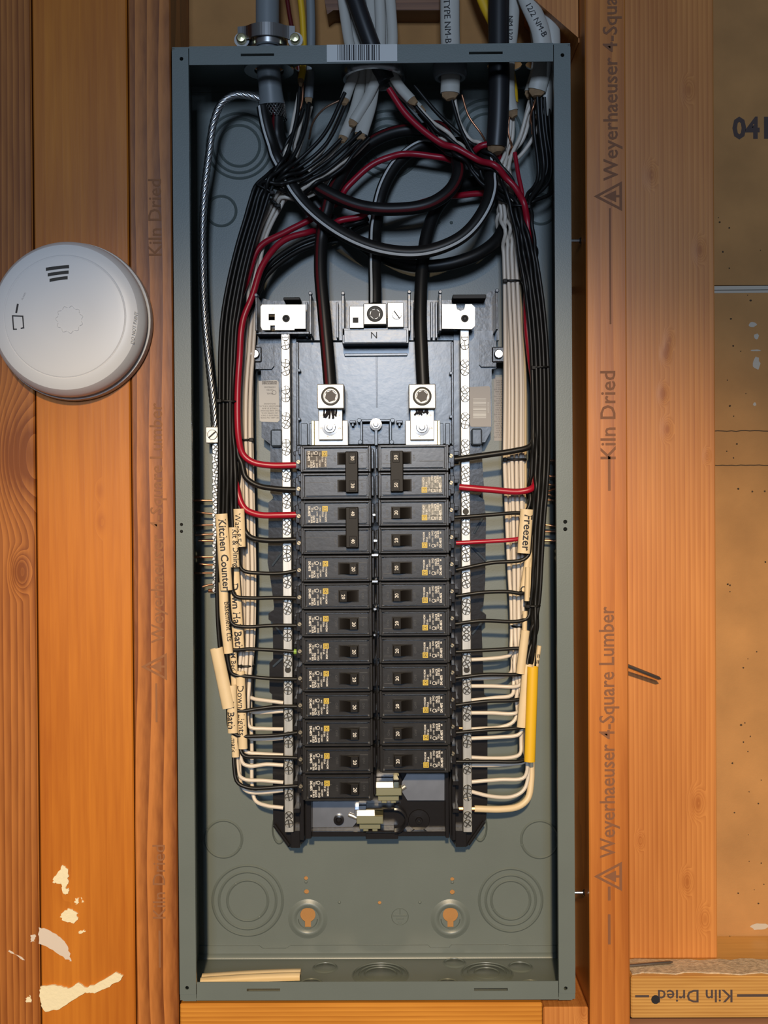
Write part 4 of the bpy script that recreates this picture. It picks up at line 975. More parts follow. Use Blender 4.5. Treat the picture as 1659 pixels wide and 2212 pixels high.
# (label ordinal, source points, slot, depth, bundle end, tail points, radius, material)
YW = 0.034
left = [
 ('black wire curving low into the thirty amp breaker', [(800, 470, .062), (720, 500, .064), (640, 530, .060), (575, 580, .052), (548, 640, .048)], .95, .0415, 700, 980, [(522, 1000, .040), (530, 1030, .039), (555, 1048, .038), (600, 1056, .037), (648, 1058, .038)], .0026, 'wire_black'),
 ('black wire entering the lower pole of the forty amp breaker', [(795, 480, .072), (720, 515, .072), (640, 545, .066), (572, 600, .057), (545, 660, .052)], .80, .0440, 720, 1090, [(520, 1110, .042), (526, 1140, .040), (540, 1160, .039), (570, 1167, .038), (648, 1166, .038)], .0026, 'wire_black'),
 ('just below the forty', [(648, 175, .050), (640, 260, .046), (612, 350, .040)], .55, .0345, 400, 1090, [(508, 1110, .035), (515, 1180, .034), (516, 1216, .034), (524, 1232, .034), (560, 1238, .035), (610, 1238, .037), (648, 1231, .038)], RW, 'wire_black'),
 ('second below the forty', [(668, 222, .052), (655, 290, .044), (620, 360, .038)], .25, .0340, 400, 1090, [(503, 1110, .035), (501, 1200, .034), (501, 1270, .034), (509, 1288, .034), (540, 1292, .035), (600, 1291, .037), (650, 1292, .038)], RW, 'wire_black'),
 ('third below the forty', [(745, 200, .040), (700, 290, .037), (630, 360, .036)], .40, .0385, 400, 1090, [(500, 1110, .039), (494, 1220, .038), (495, 1320, .037), (502, 1348, .036), (530, 1354, .036), (590, 1351, .037), (650, 1351, .038)], RW, 'wire_black'),
 ('fourth below the forty', [(752, 215, .044), (705, 310, .040), (640, 365, .040)], .00, .0385, 400, 1090, [(490, 1110, .040), (488, 1250, .042), (490, 1380, .041), (498, 1402, .039), (540, 1402, .038), (600, 1405, .038), (640, 1408, .038)], RW, 'wire_black'),
 ('fifth below the forty', [(738, 300, .040), (690, 345, .038), (635, 380, .038)], -.10, .0340, 400, 1090, [(490, 1110, .036), (484, 1250, .036), (487, 1360, .036), (493, 1432, .036), (502, 1456, .036), (535, 1461, .037), (590, 1466, .038), (650, 1467, .038)], RW, 'wire_black'),
 ('sixth below the forty', [(655, 235, .056), (628, 300, .050), (595, 360, .044)], -.85, .0345, 400, 1090, [(474, 1110, .036), (469, 1230, .036), (470, 1330, .036), (476, 1410, .036), (490, 1500, .036), (500, 1530, .036), (520, 1536, .036), (550, 1532, .037), (600, 1526, .038), (650, 1526, .038)], RW, 'wire_black'),
 ('seventh below the forty', [(780, 285, .040), (700, 355, .034), (630, 395, .034)], -.45, .0340, 400, 1090, [(480, 1110, .037), (478, 1280, .040), (484, 1420, .041), (492, 1520, .038), (497, 1575, .037), (512, 1588, .037), (560, 1590, .037), (610, 1587, .038), (650, 1581, .038)], RW, 'wire_black'),
 ('eighth below the forty', [(790, 292, .042), (710, 365, .038), (640, 405, .040)], -.30, .0390, 400, 1090, [(484, 1110, .042), (486, 1280, .047), (500, 1420, .048), (514, 1540, .044), (518, 1612, .040), (526, 1632, .038), (560, 1635, .037), (610, 1636, .037), (652, 1638, .038)], RW, 'wire_black'),
 ('lowest', [(798, 298, .046), (720, 375, .044), (650, 412, .044)], -.65, .0390, 400, 1090, [(478, 1110, .042), (478, 1300, .045), (490, 1460, .047), (504, 1600, .044), (506, 1660, .040), (513, 1690, .038), (540, 1702, .037), (600, 1700, .037), (652, 1697, .038)], RW, 'wire_black'),
 ('red wire running into the thirty amp breaker', [(1074, 328, .050), (1090, 375, .066), (1060, 412, .070), (1012, 420, .068), (950, 428, .062), (880, 446, .060), (790, 466, .058), (730, 480, .056), (680, 498, .054), (612, 520, .048), (568, 572, .040), (545, 640, .036)], 1.15, .0345, 700, 930, [(515, 950, .035), (525, 982, .035), (545, 998, .035), (580, 1005, .036), (640, 1005, .037)], .0031, 'wire_red'),
 ('red wire running into the upper pole of the forty amp breaker', [(1052, 318, .046), (1020, 335, .058), (960, 340, .060), (880, 333, .062), (810, 352, .062), (748, 405, .062), (690, 462, .058), (620, 500, .054), (560, 535, .049), (535, 600, .046)], .45, .0430, 660, 1020, [(509, 1045, .042), (516, 1075, .040), (530, 1100, .038), (560, 1112, .037), (600, 1113, .037), (642, 1112, .038)], .0031, 'wire_red'),
]
for d, src, s, y, b0_, b1_, tail, r, m in left:
    lab = d if 'wire' in d else f'black wire bending into the twenty amp breaker {d} amp one' if d != 'lowest' else 'black wire bending into the lowest breaker of the detector-side column'
    o = wire(pp(*(src + in_bundle(LB, s, y, b0_, b1_) + tail)), r, m, lab, group='branch wires')
    if d == 'fourth below the forty':
        LATER.append((lambda f: obj('green_band', G().tube([P(635, 1407.5, .038), P(645, 1408, .038)], RW * 1.35, 12), 'green_sleeve', f['ob']), o))
# extra fan wires crossing the corner towards the detector-side bundle (same circuits, joined in the bundle)
# neutral wires, detector side
WL = [(430, 604, 12), (470, 580, 10), (540, 556, 7), (620, 547, 6), (720, 541, 8), (850, 531, 12), (950, 530, 14), (1100, 532, 16), (1250, 534, 17), (1380, 534, 15), (1440, 529, 12)]
wl = [
 (.95, .060, 1440, [(537, 1480, .058), (530, 1502, .056), (545, 1509, .054), (580, 1514, .052), (612, 1518, .0515)]),
 (.35, .064, 1440, [(532, 1490, .062), (530, 1528, .058), (545, 1538, .055), (580, 1538, .052), (612, 1536, .0515)]),
 (.65, .0565, 1440, [(536, 1500, .054), (534, 1556, .053), (540, 1571, .052), (570, 1574, .052), (612, 1575, .0515)]),
 (-.2, .064, 1440, [(528, 1500, .060), (528, 1580, .056), (540, 1594, .054), (575, 1597, .052), (612, 1594, .0515)]),
 (.15, .0565, 1440, [(529, 1500, .054), (524, 1600, .052), (530, 1623, .051), (560, 1628, .051), (612, 1631, .0515)]),
 (-.5, .060, 1440, [(520, 1500, .056), (517, 1620, .052), (523, 1648, .051), (540, 1655, .051), (575, 1651, .051), (612, 1653, .0515)]),
 (-.75, .0565, 1440, [(513, 1500, .054), (513, 1640, .051), (517, 1675, .051), (530, 1684, .051), (565, 1686, .051), (612, 1690, .0515)]),
 (-1, .062, 1440, [(514, 1520, .058), (517, 1650, .055), (521, 1695, .054), (535, 1710, .053), (565, 1712, .052), (612, 1707, .0515)]),
 (.6, .068, 1440, [(541, 1520, .066), (544, 1620, .064), (545, 1700, .060), (552, 1730, .056), (575, 1740, .053), (612, 1745, .0515)])]
wsrc = [[(795, 305, .050), (740, 355, .044), (650, 410, .044)], [(742, 300, .048), (700, 350, .048), (640, 415, .048)], [(655, 240, .060), (640, 300, .056), (610, 370, .054)], [(650, 180, .056), (628, 290, .054), (604, 380, .052)],
        [(790, 300, .054), (730, 370, .050), (645, 420, .050)], [(770, 270, .050), (700, 340, .050), (640, 400, .052)], [(672, 230, .064), (650, 310, .060), (618, 385, .056)], [(748, 220, .054), (700, 320, .054), (640, 395, .054)], [(785, 295, .060), (720, 380, .056), (650, 430, .054)]]
for k, ((s, y, b1_, tail), src) in enumerate(zip(wl, wsrc)):
    pos = 'topmost' if k == 0 else ('lowest' if k == 8 else ['', 'second', 'third', 'fourth', 'fifth', 'sixth', 'seventh', 'eighth'][k])
    wire(pp(*(src + in_bundle(WL, s, y, 430, b1_, 80) + tail)), .0019, 'wire_white', f'{pos} white wire from the top on the detector-side neutral bar' if k not in (0, 8) else f'{pos} white wire on the detector-side neutral bar', group='neutral wires')
# ---------------- yellow-sleeve side
RB = [(450, 1122, 16), (520, 1134, 16), (600, 1148, 16), (700, 1161, 15), (800, 1166, 15), (900, 1168, 15), (1000, 1166, 17), (1100, 1161, 14), (1200, 1156, 12), (1300, 1153, 11), (1400, 1149, 8), (1450, 1147, 7)]
A, B_ = [(850, 195, .048), (905, 260, .048), (985, 330, .046), (1060, 395, .044)], [(1160, 205, .042), (1166, 280, .046), (1174, 380, .050)]
def shift(l, dx, dy, dd): return [(a + dx, b + dy, c + dd) for a, b, c in l]
right = [
 ('black wire running up into the upper pole of the fifty amp breaker', shift(A, 0, 8, .006), -.7, .0420, 450, 920, [(1156, 945, .040), (1146, 964, .038), (1110, 974, .037), (1050, 983, .037), (982, 992, .038)], .0028, 'wire_black'),
 ('red wire running into the lower pole of the fifty amp breaker', [(840, 192, .044), (880, 250, .044), (950, 308, .042), (1010, 335, .040), (1065, 368, .038), (1110, 402, .037), (1130, 450, .037), (1142, 520, .040), (1140, 620, .046), (1138, 700, .050), (1147, 780, .048)], -.55, .0480, 850, 1010, [(1156, 1035, .044), (1150, 1054, .038), (1125, 1062, .037), (1060, 1058, .037), (992, 1052, .038)], .0031, 'wire_red'),
 ('just below the fifty', shift(A, 20, 0, -.004), -.9, .0375, 450, 1070, [(1142, 1095, .040), (1132, 1107, .039), (1110, 1108, .038), (1060, 1112, .037), (980, 1118, .038)], RW, 'wire_black'),
 ('thin red wire running into the second breaker below the fifty amp breaker', [(1112, 330, .050), (1120, 380, .046), (1131, 430, .042), (1143, 520, .041), (1152, 600, .046)], -.15, .0480, 660, 1090, [(1150, 1120, .046), (1143, 1155, .042), (1120, 1164, .038), (1060, 1169, .037), (985, 1173, .038)], .0021, 'wire_red'),
 ('third below the fifty', shift(A, 45, -10, 0), -.35, .0370, 450, 1130, [(1146, 1160, .038), (1142, 1198, .037), (1130, 1209, .037), (1060, 1216, .037), (985, 1231, .038)], RW, 'wire_black'),
 ('fourth below the fifty', [(905, 245, .052), (970, 320, .050), (1050, 400, .048)], -.6, .0455, 450, 1180, [(1147, 1220, .043), (1143, 1268, .040), (1130, 1281, .038), (1095, 1278, .037), (1040, 1280, .037), (985, 1288, .038)], RW, 'wire_black'),
 ('fifth below the fifty', [(975, 212, .044), (1000, 290, .044), (1065, 390, .042)], .1, .0370, 450, 1270, [(1146, 1310, .040), (1141, 1334, .039), (1120, 1342, .038), (1040, 1341, .037), (982, 1348, .038)], RW, 'wire_black'),
 ('sixth below the fifty', B_, .95, .0380, 450, 1340, [(1146, 1380, .041), (1138, 1398, .039), (1110, 1401, .038), (1060, 1404, .037), (985, 1408, .038)], RW, 'wire_black'),
 ('seventh below the fifty', shift(B_, 8, -15, .002), .60, .0420, 450, 1400, [(1143, 1430, .042), (1136, 1452, .040), (1115, 1457, .038), (1050, 1457, .037), (982, 1465, .038)], RW, 'wire_black'),
 ('eighth below the fifty', shift(B_, -12, 5, .004), .45, .0375, 450, 1400, [(1145, 1460, .044), (1140, 1503, .041), (1115, 1512, .038), (1050, 1515, .037), (985, 1523, .038)], RW, 'wire_black'),
 ('ninth below the fifty', shift(B_, 15, 5, .004), .75, .0465, 450, 1400, [(1147, 1500, .046), (1143, 1562, .042), (1120, 1572, .038), (1050, 1577, .037), (985, 1583, .038)], RW, 'wire_black'),
 ('lowest', shift(B_, 22, 30, .006), .25, .0410, 450, 1400, [(1147, 1520, .045), (1146, 1630, .042), (1130, 1643, .038), (1060, 1645, .037), (985, 1645, .038)], RW, 'wire_black')]
for d, src, s, y, b0_, b1_, tail, r, m in right:
    lab = d if 'wire' in d else (f'black wire bending into the twenty amp breaker {d} amp one' if d != 'lowest' else 'black wire bending into the lowest breaker of the column under the fifty')
    wire(pp(*(src + in_bundle(RB, s, y, b0_, b1_) + tail)), r, m, lab, group='branch wires')
WR = [(350, 1082, 9), (460, 1098, 11), (600, 1104, 13), (800, 1111, 20), (1000, 1110, 21), (1200, 1115, 17), (1300, 1117, 12), (1380, 1119, 9)]
wr = [
 (-.95, .060, 1340, [(1108, 1390, .058), (1104, 1413, .055), (1090, 1419, .053), (1055, 1423, .052), (1018, 1425, .0515)]),
 (.10, .066, 1340, [(1112, 1400, .064), (1108, 1450, .058), (1090, 1461, .055), (1050, 1465, .052), (1018, 1466, .0515)]),
 (.9, .060, 1340, [(1126, 1430, .054), (1126, 1474, .050), (1116, 1482, .050), (1060, 1482, .051), (1018, 1482, .0515)]),
 (-.5, .060, 1340, [(1113, 1420, .058), (1115, 1488, .055), (1106, 1502, .053), (1070, 1507, .052), (1018, 1513, .0515)]),
 (.5, .0645, 1340, [(1124, 1440, .058), (1125, 1530, .052), (1115, 1540, .051), (1060, 1540, .051), (1018, 1540, .0515)]),
 (-.2, .0565, 1340, [(1115, 1440, .056), (1118, 1540, .054), (1108, 1560, .052), (1080, 1571, .052), (1035, 1574, .0515), (1018, 1575, .0515)]),
 (.3, .0565, 1340, [(1122, 1450, .054), (1129, 1570, .052), (1122, 1586, .051), (1080, 1592, .051), (1018, 1595, .0515)]),
 (-.7, .066, 1340, [(1118, 1460, .060), (1129, 1600, .056), (1124, 1629, .054), (1105, 1636, .053), (1060, 1638, .052), (1018, 1636, .0515)]),
 (.7, .0565, 1340, [(1128, 1470, .054), (1139, 1620, .054), (1134, 1645, .054), (1110, 1650, .054), (1060, 1653, .052), (1018, 1653, .0515)]),
 (-.1, .0700, 1340, [(1124, 1470, .062), (1136, 1620, .054), (1138, 1668, .051), (1130, 1681, .051), (1080, 1684, .051), (1018, 1689, .0515)]),
 (.4, .0700, 1340, [(1128, 1470, .064), (1140, 1620, .060), (1141, 1680, .057), (1130, 1708, .055), (1105, 1721, .054), (1060, 1720, .052), (1018, 1710, .0515)]),
 (1.0, .0680, 1340, [(1132, 1470, .066), (1146, 1620, .062), (1147, 1690, .060), (1140, 1725, .058), (1120, 1742, .056), (1085, 1748, .053), (1025, 1747, .0515)])]
wrs = [[(1072, 322, .054)], [(1085, 325, .056)], [(900, 228, .046), (960, 290, .048), (1030, 340, .050)], [(905, 240, .056), (970, 310, .056), (1045, 360, .056)], [(980, 205, .047), (995, 270, .050), (1040, 330, .054)], [(1104, 240, .052), (1100, 300, .054)],
       [(1108, 245, .056), (1106, 300, .056)], [(1148, 205, .058), (1125, 290, .060), (1105, 330, .060)], [(1160, 200, .046), (1140, 240, .052), (1122, 300, .056)], [(1150, 210, .060), (1130, 300, .062)], [(1170, 255, .058), (1150, 300, .062), (1120, 340, .064)], [(1090, 330, .060)]]
for k, ((s, y, b1_, tail), src) in enumerate(zip(wr, wrs)):
    lab = 'thick cream wire with copper end, lowest on the yellow-sleeve side neutral bar' if k == 11 else ('topmost white wire on the yellow-sleeve side neutral bar' if k == 0 else f'{ORD[k]} white wire from the top on the yellow-sleeve side neutral bar')
    r = .0033 if k == 11 else .0019
    o = wire(pp(*(src + in_bundle(WR, s, y, 360, b1_, 80) + tail)), r, 'wire_white' if k != 11 else 'sheath_cream', lab, group='neutral wires')
    if k in (11, 5): LATER.append((lambda f, k, r: obj('copper_end', G().tube(pp((1028 if k == 11 else 1036, 1747 if k == 11 else 1574, .0515), (984 if k == 11 else 990, 1747 if k == 11 else 1573, .0515)), r * .7, 8), 'copper', f['ob']), o, k, r))
# ---------------- ground bars and bare ground wires
gb = thing('ground_bar', tuple(P(466, 1280, .07)), 'bright ground bar of packed screws under the aluminium ground lug', 'ground bar')
g = G(); bpx(g, 460, 955, 474, 1278, .070, .080, .0004); bar = obj('bar', g, 'bar_metal', gb)
random.seed(4)
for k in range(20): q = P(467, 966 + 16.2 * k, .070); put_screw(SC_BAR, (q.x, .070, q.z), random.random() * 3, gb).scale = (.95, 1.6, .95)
g = G(); bpx(g, 444, 922, 476, 957, .062, .080, .0006); lg = obj('lug', g, 'tin_metal', gb)
q = P(459, 939, .062); obj('lug_screw', G().revolve([(1e-6, -.001), (.0044, -.001), (.0050, -.0002), (.0050, .001)], (q.x, .062, q.z), 22), 'tin_metal', gb); obj('screw_slot', G().prism([(q.x + a * .0048 * .75 + b * .0005, q.z + a * .0048 * .65 - b * .0005) for a, b in ((-1, -1), (1, -1), (1, 1), (-1, 1))], .0607, .0611), 'dark_recess', gb)
gb2 = thing('ground_bar', tuple(P(1150, 1190, .07)), 'ground bar hidden behind the black wires with copper ends poking out', 'ground bar')
g = G(); bpx(g, 1150, 975, 1164, 1190, .072, .082, .0004); obj('bar', g, 'bar_metal', gb2)
for k in range(13): q = P(1157, 986 + 16.2 * k, .072); put_screw(SC_BAR, (q.x, .072, q.z), random.random() * 3, gb2)
for k, (py, x0, dy, m) in enumerate(((1081, 416, 0, 'copper'), (1110, 424, -4, 'dull_copper'), (1134, 418, 1, 'dull_copper'), (1154, 422, 2, 'dull_copper'), (1168, 428, 0, 'copper'), (1203, 420, 0, 'copper'), (1221, 430, -3, 'copper'), (1238, 418, 0, 'dull_copper'), (1262, 436, 6, 'dull_copper'), (1276, 450, 0, 'copper'))):
    pos = ['topmost', 'second', 'third', 'fourth', 'fifth', 'sixth', 'seventh', 'eighth', 'ninth', 'lowest'][k]
    wire(pp((x0, py + dy, .073), ((x0 + 465) / 2, py + dy * .3, .074), (462, py, .0755), (474, py, .076)), .0011 if k < 9 else .0020, m, f'{pos} bare copper end left of the bright ground bar' if k in (0, 9) else f'{pos} bare copper end from the top beside the bright ground bar', name='ground_wire', group='bare ground ends')
for k, (py, dy) in enumerate(((993, 2), (1028, 1), (1046, 2), (1061, 2), (1068, -2), (1079, 2), (1131, 6), (1148, 0), (1167, 1))):
    pos = ['topmost', 'second', 'third', 'fourth', 'fifth', 'sixth', 'seventh', 'eighth', 'lowest'][k]
    wire(pp((1152, py, .077), (1175, py + dy * .4, .076), (1204, py + dy, .074)), .0011, 'copper' if k in (1, 6, 8, 3) else 'dull_copper', f'{pos} bare copper end between black wires and the panel wall' if k in (0, 8) else f'{pos} bare copper end from the top between black wires and panel wall', name='ground_wire', group='bare ground ends')
# bare grounds at the top, seen among the cable ends
for k, (c, lab) in enumerate(((((998, 205, .046), (1012, 250, .050), (1040, 290, .052), (1062, 330, .062)), 'bare copper wire slanting from the broad white cable'), (((655, 180, .052), (652, 225, .052), (642, 270, .056), (632, 300, .064)), 'bare copper wire dropping from the yellow cable end'),
        (((1104, 235, .048), (1098, 270, .048), (1100, 310, .054), (1104, 350, .064)), 'bare copper wire below the narrow white cable'), (((1160, 205, .044), (1152, 235, .046), (1150, 290, .056)), 'bare copper wire under the front corner cable'), (((745, 212, .046), (700, 235, .050), (676, 265, .060), (668, 300, .074)), 'thin brown bare wire arching left of the middle bundle'))):
    wire(pp(*c), .0010, 'copper' if k != 4 else 'dull_copper', lab, name='ground_wire', group='bare ground ends at the top')

relax()
for w_ in WIRES: w_['ob'] = w_['make']()
for f, *a_ in LATER: f(*a_)
# ================================================================ sheath tags
def sleeve(x0, y0, x1, y1, wpx, d, label, words=None, m='sheath_cream', depth=.0040, size=.0085, off=0.0, t=.5, bold=.02, sx=1.0, bend=0.0):
    a, b = P(x0, y0, d), P(x1, y1, d); mid_ = P((x0 + x1) / 2 + bend, (y0 + y1) / 2, d)
    path = spline([a, mid_, b], 6); hw = wpx / 2 * pxm(d)
    n = len(path); g = G(); ring = []
    # open-backed flattened sleeve with thickness
    prof = [(math.sin(tt) * hw, -math.cos(tt) * depth / 2) for tt in [(-pi + .25) + (2 * pi - .5) * i / 17 for i in range(18)]]
    th = .0006; inn = [(x * (1 - th / hw), yy * (1 - 2 * th / depth)) for x, yy in reversed(prof)]
    pr = prof + inn; m_ = len(pr)
    for i, p in enumerate(path):
        T_ = (path[min(i + 1, n - 1)] - path[max(i - 1, 0)]).normalized(); B = Vector((0, -1, 0)).cross(T_).normalized()
        if B.x < 0: B = -B
        for (u, v) in pr: ring.append(p + B * u + Vector((0, v, 0)))
    fs = [(i * m_ + k, i * m_ + (k + 1) % m_, (i + 1) * m_ + (k + 1) % m_, (i + 1) * m_ + k) for i in range(n - 1) for k in range(m_)]
    fs += [tuple(reversed(range(m_))), tuple((n - 1) * m_ + k for k in range(m_))]
    # caps as quads
    fs = fs[:-2]
    for base in (0, (n - 1) * m_):
        for k in range(17): fs.append((base + k, base + k + 1, base + 34 - k, base + 35 - k))
    g.add(ring, fs)
    o = tag(obj('cable_tag', g, m, ang=50), label, 'cable tag', 'cable sheath tags')
    if words:
        c = a.lerp(b, t); dr = (b - a).normalized(); nx = Vector((dr.z, 0, -dr.x)); nx = nx if nx.x > 0 else -nx
        c = c + nx * off * pxm(d)
        rot = math.degrees(math.atan2(dr.z, dr.x))
        def conf(x, z):
            rel = Vector((x, 0, z)) - Vector((a.x, 0, a.z)); s = rel.dot(dr); u = rel.dot(nx)
            L_ = (b - a).length; bx = bend * pxm(d) * 4 * (s / L_) * (1 - s / L_); u -= bx
            u = max(-hw * .97, min(hw * .97, u)); return d - depth / 2 * math.sqrt(1 - (u / hw) ** 2) - .0003
        g = G(); text(g, words, (c.x, c.z), size, d, rot, bold, sx, conform=conf); obj('handwriting', g, 'ink', o, fixn=False)
    return o
sleeve(478, 1110, 489, 1275, 27, .0300, 'cream sheath tag handwritten Kitchen Counter', 'Kitchen Counter', size=.0098, off=1, t=.53, sx=1.0, depth=.0070)
sleeve(516, 1099, 519, 1181, 24, .0335, 'cream sheath tag scribbled over at the top beside the red wire', 'Wash&Fd', size=.0078, off=-3, t=.55, bold=.004, depth=.0060)
sleeve(504, 1139, 508, 1225, 19, .0295, 'narrow cream sheath tag handwritten Kit and Dining', 'Kit & Dining', size=.0072, off=3, t=.52, bold=.012, depth=.0060)
sleeve(482, 1258, 494, 1411, 20, .0345, 'long curved cream tag below the Kitchen Counter tag', 'Basement Lts', size=.0070, off=5, t=.55, bold=.004, bend=-3, depth=.0060)
sleeve(504, 1226, 516, 1401, 25, .0430, 'wide cream tag ending in Hall Bath behind the black wires', 'Down Hall Bath', size=.0098, off=0, t=.60, bold=.02, depth=.0050)
sleeve(467, 1400, 494, 1529, 28, .0320, 'blank tilted cream tag sticking out at the wire bundle edge', None, depth=.0080)
sleeve(503, 1404, 509, 1505, 16, .0430, 'short cream tag behind the blank tilted tag', 'M Bed', size=.0065, off=0, t=.25, bold=.01, depth=.0050)
sleeve(500, 1480, 503, 1583, 22, .0335, 'cream tag handwritten Bath under the blank tilted tag', 'M Bath', size=.0092, off=-3, t=.62, bold=.015, depth=.0060)
sleeve(519, 1450, 525, 1617, 20, .0380, 'slim cream tag with loose handwriting beside the Bath tag', 'Down  Lights', size=.0088, off=-1, t=.5, bold=.004, depth=.0060)
sleeve(506, 1560, 509, 1635, 16, .0415, 'lowest cream tag with small handwriting on the detector side', 'mark', size=.0065, off=-3, t=.65, bold=.01, depth=.0050)
sleeve(1138, 1100, 1131, 1195, 28, .0330, 'cream sheath tag handwritten Freezer', 'Freezer', size=.0110, off=3, t=.52, bold=.016, depth=.0060)
sleeve(1145, 1110, 1142, 1290, 12, .0400, 'thin cream strip of sheath running behind the Freezer tag', None, depth=.0050)
sleeve(1141, 1205, 1129, 1277, 14, .0390, 'slanting narrow cream tag just below the Freezer tag', 'C', size=.0080, t=.92, depth=.0050)
sleeve(1140, 1225, 1138, 1298, 11, .0340, 'short cream tag ending at the zip tie under Freezer', None, depth=.0050)
sleeve(1134, 1320, 1133, 1365, 11, .0400, 'small cream tag just under the zip tie on the black wires', None, depth=.0050)
sleeve(1135, 1362, 1124, 1455, 19, .0350, 'plain cream tag leaning over the white wires', None, depth=.0060)
sleeve(1153, 1392, 1149, 1446, 10, .0430, 'sliver of cream tag above the yellow sleeve', None, depth=.0050)
sleeve(1140, 1435, 1127, 1571, 22, .0370, 'long cream tag tucked behind the yellow sleeve', None, depth=.0060)
sleeve(1165, 1395, 1157, 1450, 10, .0470, 'pale tag with ink strokes at the edge above the yellow sleeve', '= =', size=.0065, depth=.0050)
sleeve(1163, 1095, 1160, 1160, 11, .0520, 'pale printed tag behind the black wires level with Freezer', 'Laundry', size=.0060, t=.5, depth=.0040)
sleeve(1151, 1440, 1144, 1645, 24, .0330, 'bright yellow sheath sleeve over the lowest black wires', None, 'sheath_yellow', depth=.0080)
# scrap of sheath lying on the enclosure floor
zf_ = -HB + T
a = P(429, 2098, .020); b = P(646, 2092, .030)
g = G(); n = 14
for i in range(n + 1):
    t = i / n; p = a.lerp(b, t); zz = zf_ + .0036 + .0008 * math.sin(t * 3)
    for u, v in ((-.0075, -.0030), (-.0078, .0010), (-.0050, .0032), (-.0012, .0024), (.0004, .0010), (.0020, .0024), (.0058, .0030), (.0080, .0006), (.0076, -.0032), (.0060, -.0030), (.0062, 0), (.0010, -.0006), (-.0010, -.0006), (-.0060, 0), (-.0060, -.0030)):
        g.v.append((p.x, p.y + u + .014, zz + v))
k_ = 15
for i in range(n):
    for k in range(k_): g.f.append((i * k_ + k, i * k_ + (k + 1) % k_, (i + 1) * k_ + (k + 1) % k_, (i + 1) * k_ + k))
tag(obj('sheath_scrap', g, 'sheath_cream', ang=60), 'empty cream cable sheath scrap lying on the floor of the panel', 'cable sheath')
# ================================================================ zip ties
def ziptie(px, py, wpx, d, dep, rot, label, head=1, r=.0011):
    c = P(px, py, d); hw = wpx / 2 * pxm(d); a = math.radians(rot); n = 28
    ax = Vector((math.cos(a), 0, math.sin(a)))
    pts = [c + ax * hw * math.copysign(abs(math.cos(t)) ** .7, math.cos(t)) + Vector((0, -1, 0)) * dep * math.copysign(abs(math.sin(t)) ** .7, math.sin(t)) for t in [2 * pi * i / n for i in range(n)]]
    o = thing('zip_tie', tuple(c), label, 'zip tie', 'zip ties')
    obj('strap', G().tube(pts, r, 8, closed=True), 'wire_black', o, ang=50)
    h = c + ax * hw * head * .9 + Vector((0, -dep * .8, 0)); obj('head', G().box(h.x - .0021, h.x + .0021, h.y - .0016, h.y + .0022, h.z - .0018, h.z + .0018, .0005), 'handle_plastic', o)
    return o
ziptie(494, 868, 40, .0375, .0085, -3, 'black zip tie round the thick black bundle near the ground lug', -1)
ziptie(530, 951, 32, .061, .0075, 0, 'black zip tie round the white wires just above the thirty amp breaker')
ziptie(572, 411, 44, .0370, .0075, -28, 'black zip tie where the detector-side bundle gathers')
ziptie(594, 441, 26, .048, .0080, -40, 'black zip tie on the white wires at the gathering point')
ziptie(533, 1437, 28, .061, .0080, 0, 'black zip tie round the white wires behind the tags', -1)
ziptie(1105, 610, 34, .062, .0095, 0, 'black zip tie high on the white wires beside the feeder', -1)
ziptie(1122, 450, 38, .0420, .0095, -5, 'black zip tie where the yellow-sleeve side bundle gathers')
ziptie(1166, 795, 34, .0420, .0080, 3, 'black zip tie round the black wires level with the lugs', -1)
ziptie(1151, 1308, 28, .0420, .0075, 0, 'black zip tie on the black wires below the Freezer tag', -1)
ziptie(1111, 993, 48, .062, .0095, 1, 'black zip tie round the white wires level with the fifty amp breaker', -1)
ziptie(1118, 1352, 26, .062, .0090, -4, 'black zip tie low on the white wires near the yellow sleeve')
# ================================================================ smoke detector
c = P(162, 697, -.002); RD = 0.0700
det = thing('smoke_detector', (c.x, -.0006, c.z), 'round white smoke detector fixed to the boards', 'smoke detector')
obj('mounting_base', G().revolve([(1e-6, 0), (RD + .001, 0), (RD + .0015, -.004), (RD + .0008, -.010), (RD - .003, -.0105), (1e-6, -.0105)], (c.x, -.0006, c.z), 72), 'detector_base', det)
obj('vent_band', G().revolve([(RD - .004, -.009), (RD - .0045, -.017), (RD - .006, -.017)], (c.x, -.0006, c.z), 72), 'detector_base', det)
yf = -.034
cov = obj('cover', G().revolve([(RD - .006, -.0150), (RD - .0008, -.0150), (RD - .0006, -.0170), (RD - .002, -.0240), (RD - .0060, -.0300), (RD - .011, -.0322), (RD - .0155, -.0328), (RD - .0163, -.0322), (RD - .0172, -.0329), (.048, -.0336), (.025, -.0340), (1e-6, -.0341)], (c.x, -.0006, c.z), 80), 'detector_white', det, ang=25)
yy = -.0006 - .0341
def dpx(px, py): q = P(px, py, yy); return q
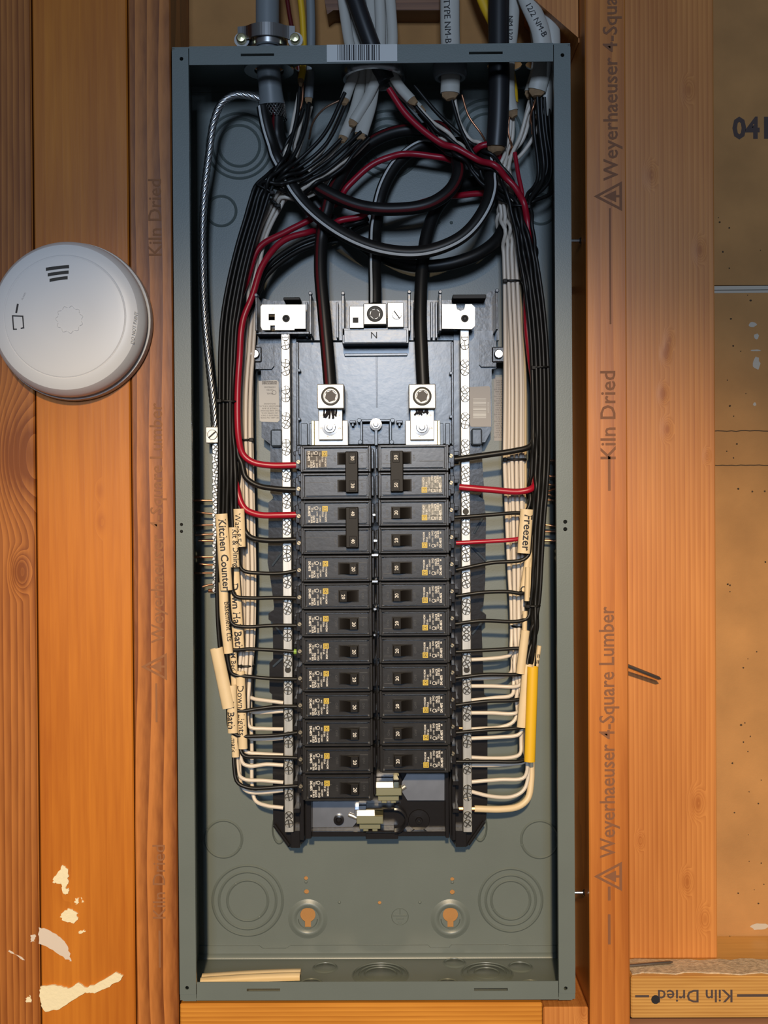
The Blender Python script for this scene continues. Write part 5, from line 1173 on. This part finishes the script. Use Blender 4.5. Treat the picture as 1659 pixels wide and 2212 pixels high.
for k, (x0, x1, py) in enumerate(((99, 149, 577), (103, 148, 589), (107, 146, 601))):
    g = G(); top = []; bot = []
    for i in range(7):
        t = i / 6; q = dpx(x0 + (x1 - x0) * t, py + 4 - 6 * t + 3 * (t - .5) ** 2); top.append((q.x, q.z + .0014)); bot.append((q.x, q.z - .0014))
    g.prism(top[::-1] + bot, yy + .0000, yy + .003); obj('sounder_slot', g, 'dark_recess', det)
def ribbon(pts, w_, name, m='ink'):
    g = G(); q = [dpx(*p) for p in pts]
    for i in range(len(q) - 1):
        d = (q[i + 1] - q[i]); d.y = 0; d.normalize(); nn = Vector((-d.z, 0, d.x)) * w_; e_ = d * w_
        a, b = q[i] - e_, q[i + 1] + e_
        g.prism([((a + nn).x, (a + nn).z), ((b + nn).x, (b + nn).z), ((b - nn).x, (b - nn).z), ((a - nn).x, (a - nn).z)], yy + .0002 - .0001 * i, yy + .003)
    return obj(name, g, m, det)
ribbon([(35, 711), (29, 711), (27, 682), (49, 683), (51, 708), (46, 709)], .0005, 'button_outline')
ribbon([(38, 658), (35, 674)], .0008, 'indicator_slot')
g = G(); q = dpx(22, 680); text(g, 'PUSH TO TEST WEEKLY', (q.x, q.z), .0018, yy + .0010, 84); q = dpx(51, 640); text(g, 'ALARM', (q.x, q.z), .0022, yy + .0003, 62); obj('print', g, 'stripe_red' if 0 else 'sticker_grey', det, fixn=False)
q = dpx(289, 706); g = G(); text(g, 'DO NOT PAINT', (q.x, q.z), .0040, -.0330, 82, bold=.004); obj('embossed_text', g, 'sticker_light', det, fixn=False)
# moulded badge in the middle
q = dpx(150, 690); g = G()
for k in range(11):
    a = k * 2 * pi / 11; b = (k + .8) * 2 * pi / 11; pts = [Vector((q.x + math.cos(t) * r_, yy - .0001, q.z + math.sin(t) * r_)) for t, r_ in ((a, .0105), ((a + b) / 2, .0122), (b, .0105))]
    g.tube(spline(pts, 3), .0004, 6)
obj('moulded_badge', g, 'detector_white', det)
g = G(); q0 = P(262, 560, -.02)
for k in range(16):
    a = math.radians(28 + k * 2.9); p = Vector((c.x + (RD - .0044) * math.cos(a), -.0130, c.z + (RD - .0044) * math.sin(a))); g.box(p.x - .0006, p.x + .0006, p.y - .003, p.y + .003, p.z - .0006, p.z + .0006)
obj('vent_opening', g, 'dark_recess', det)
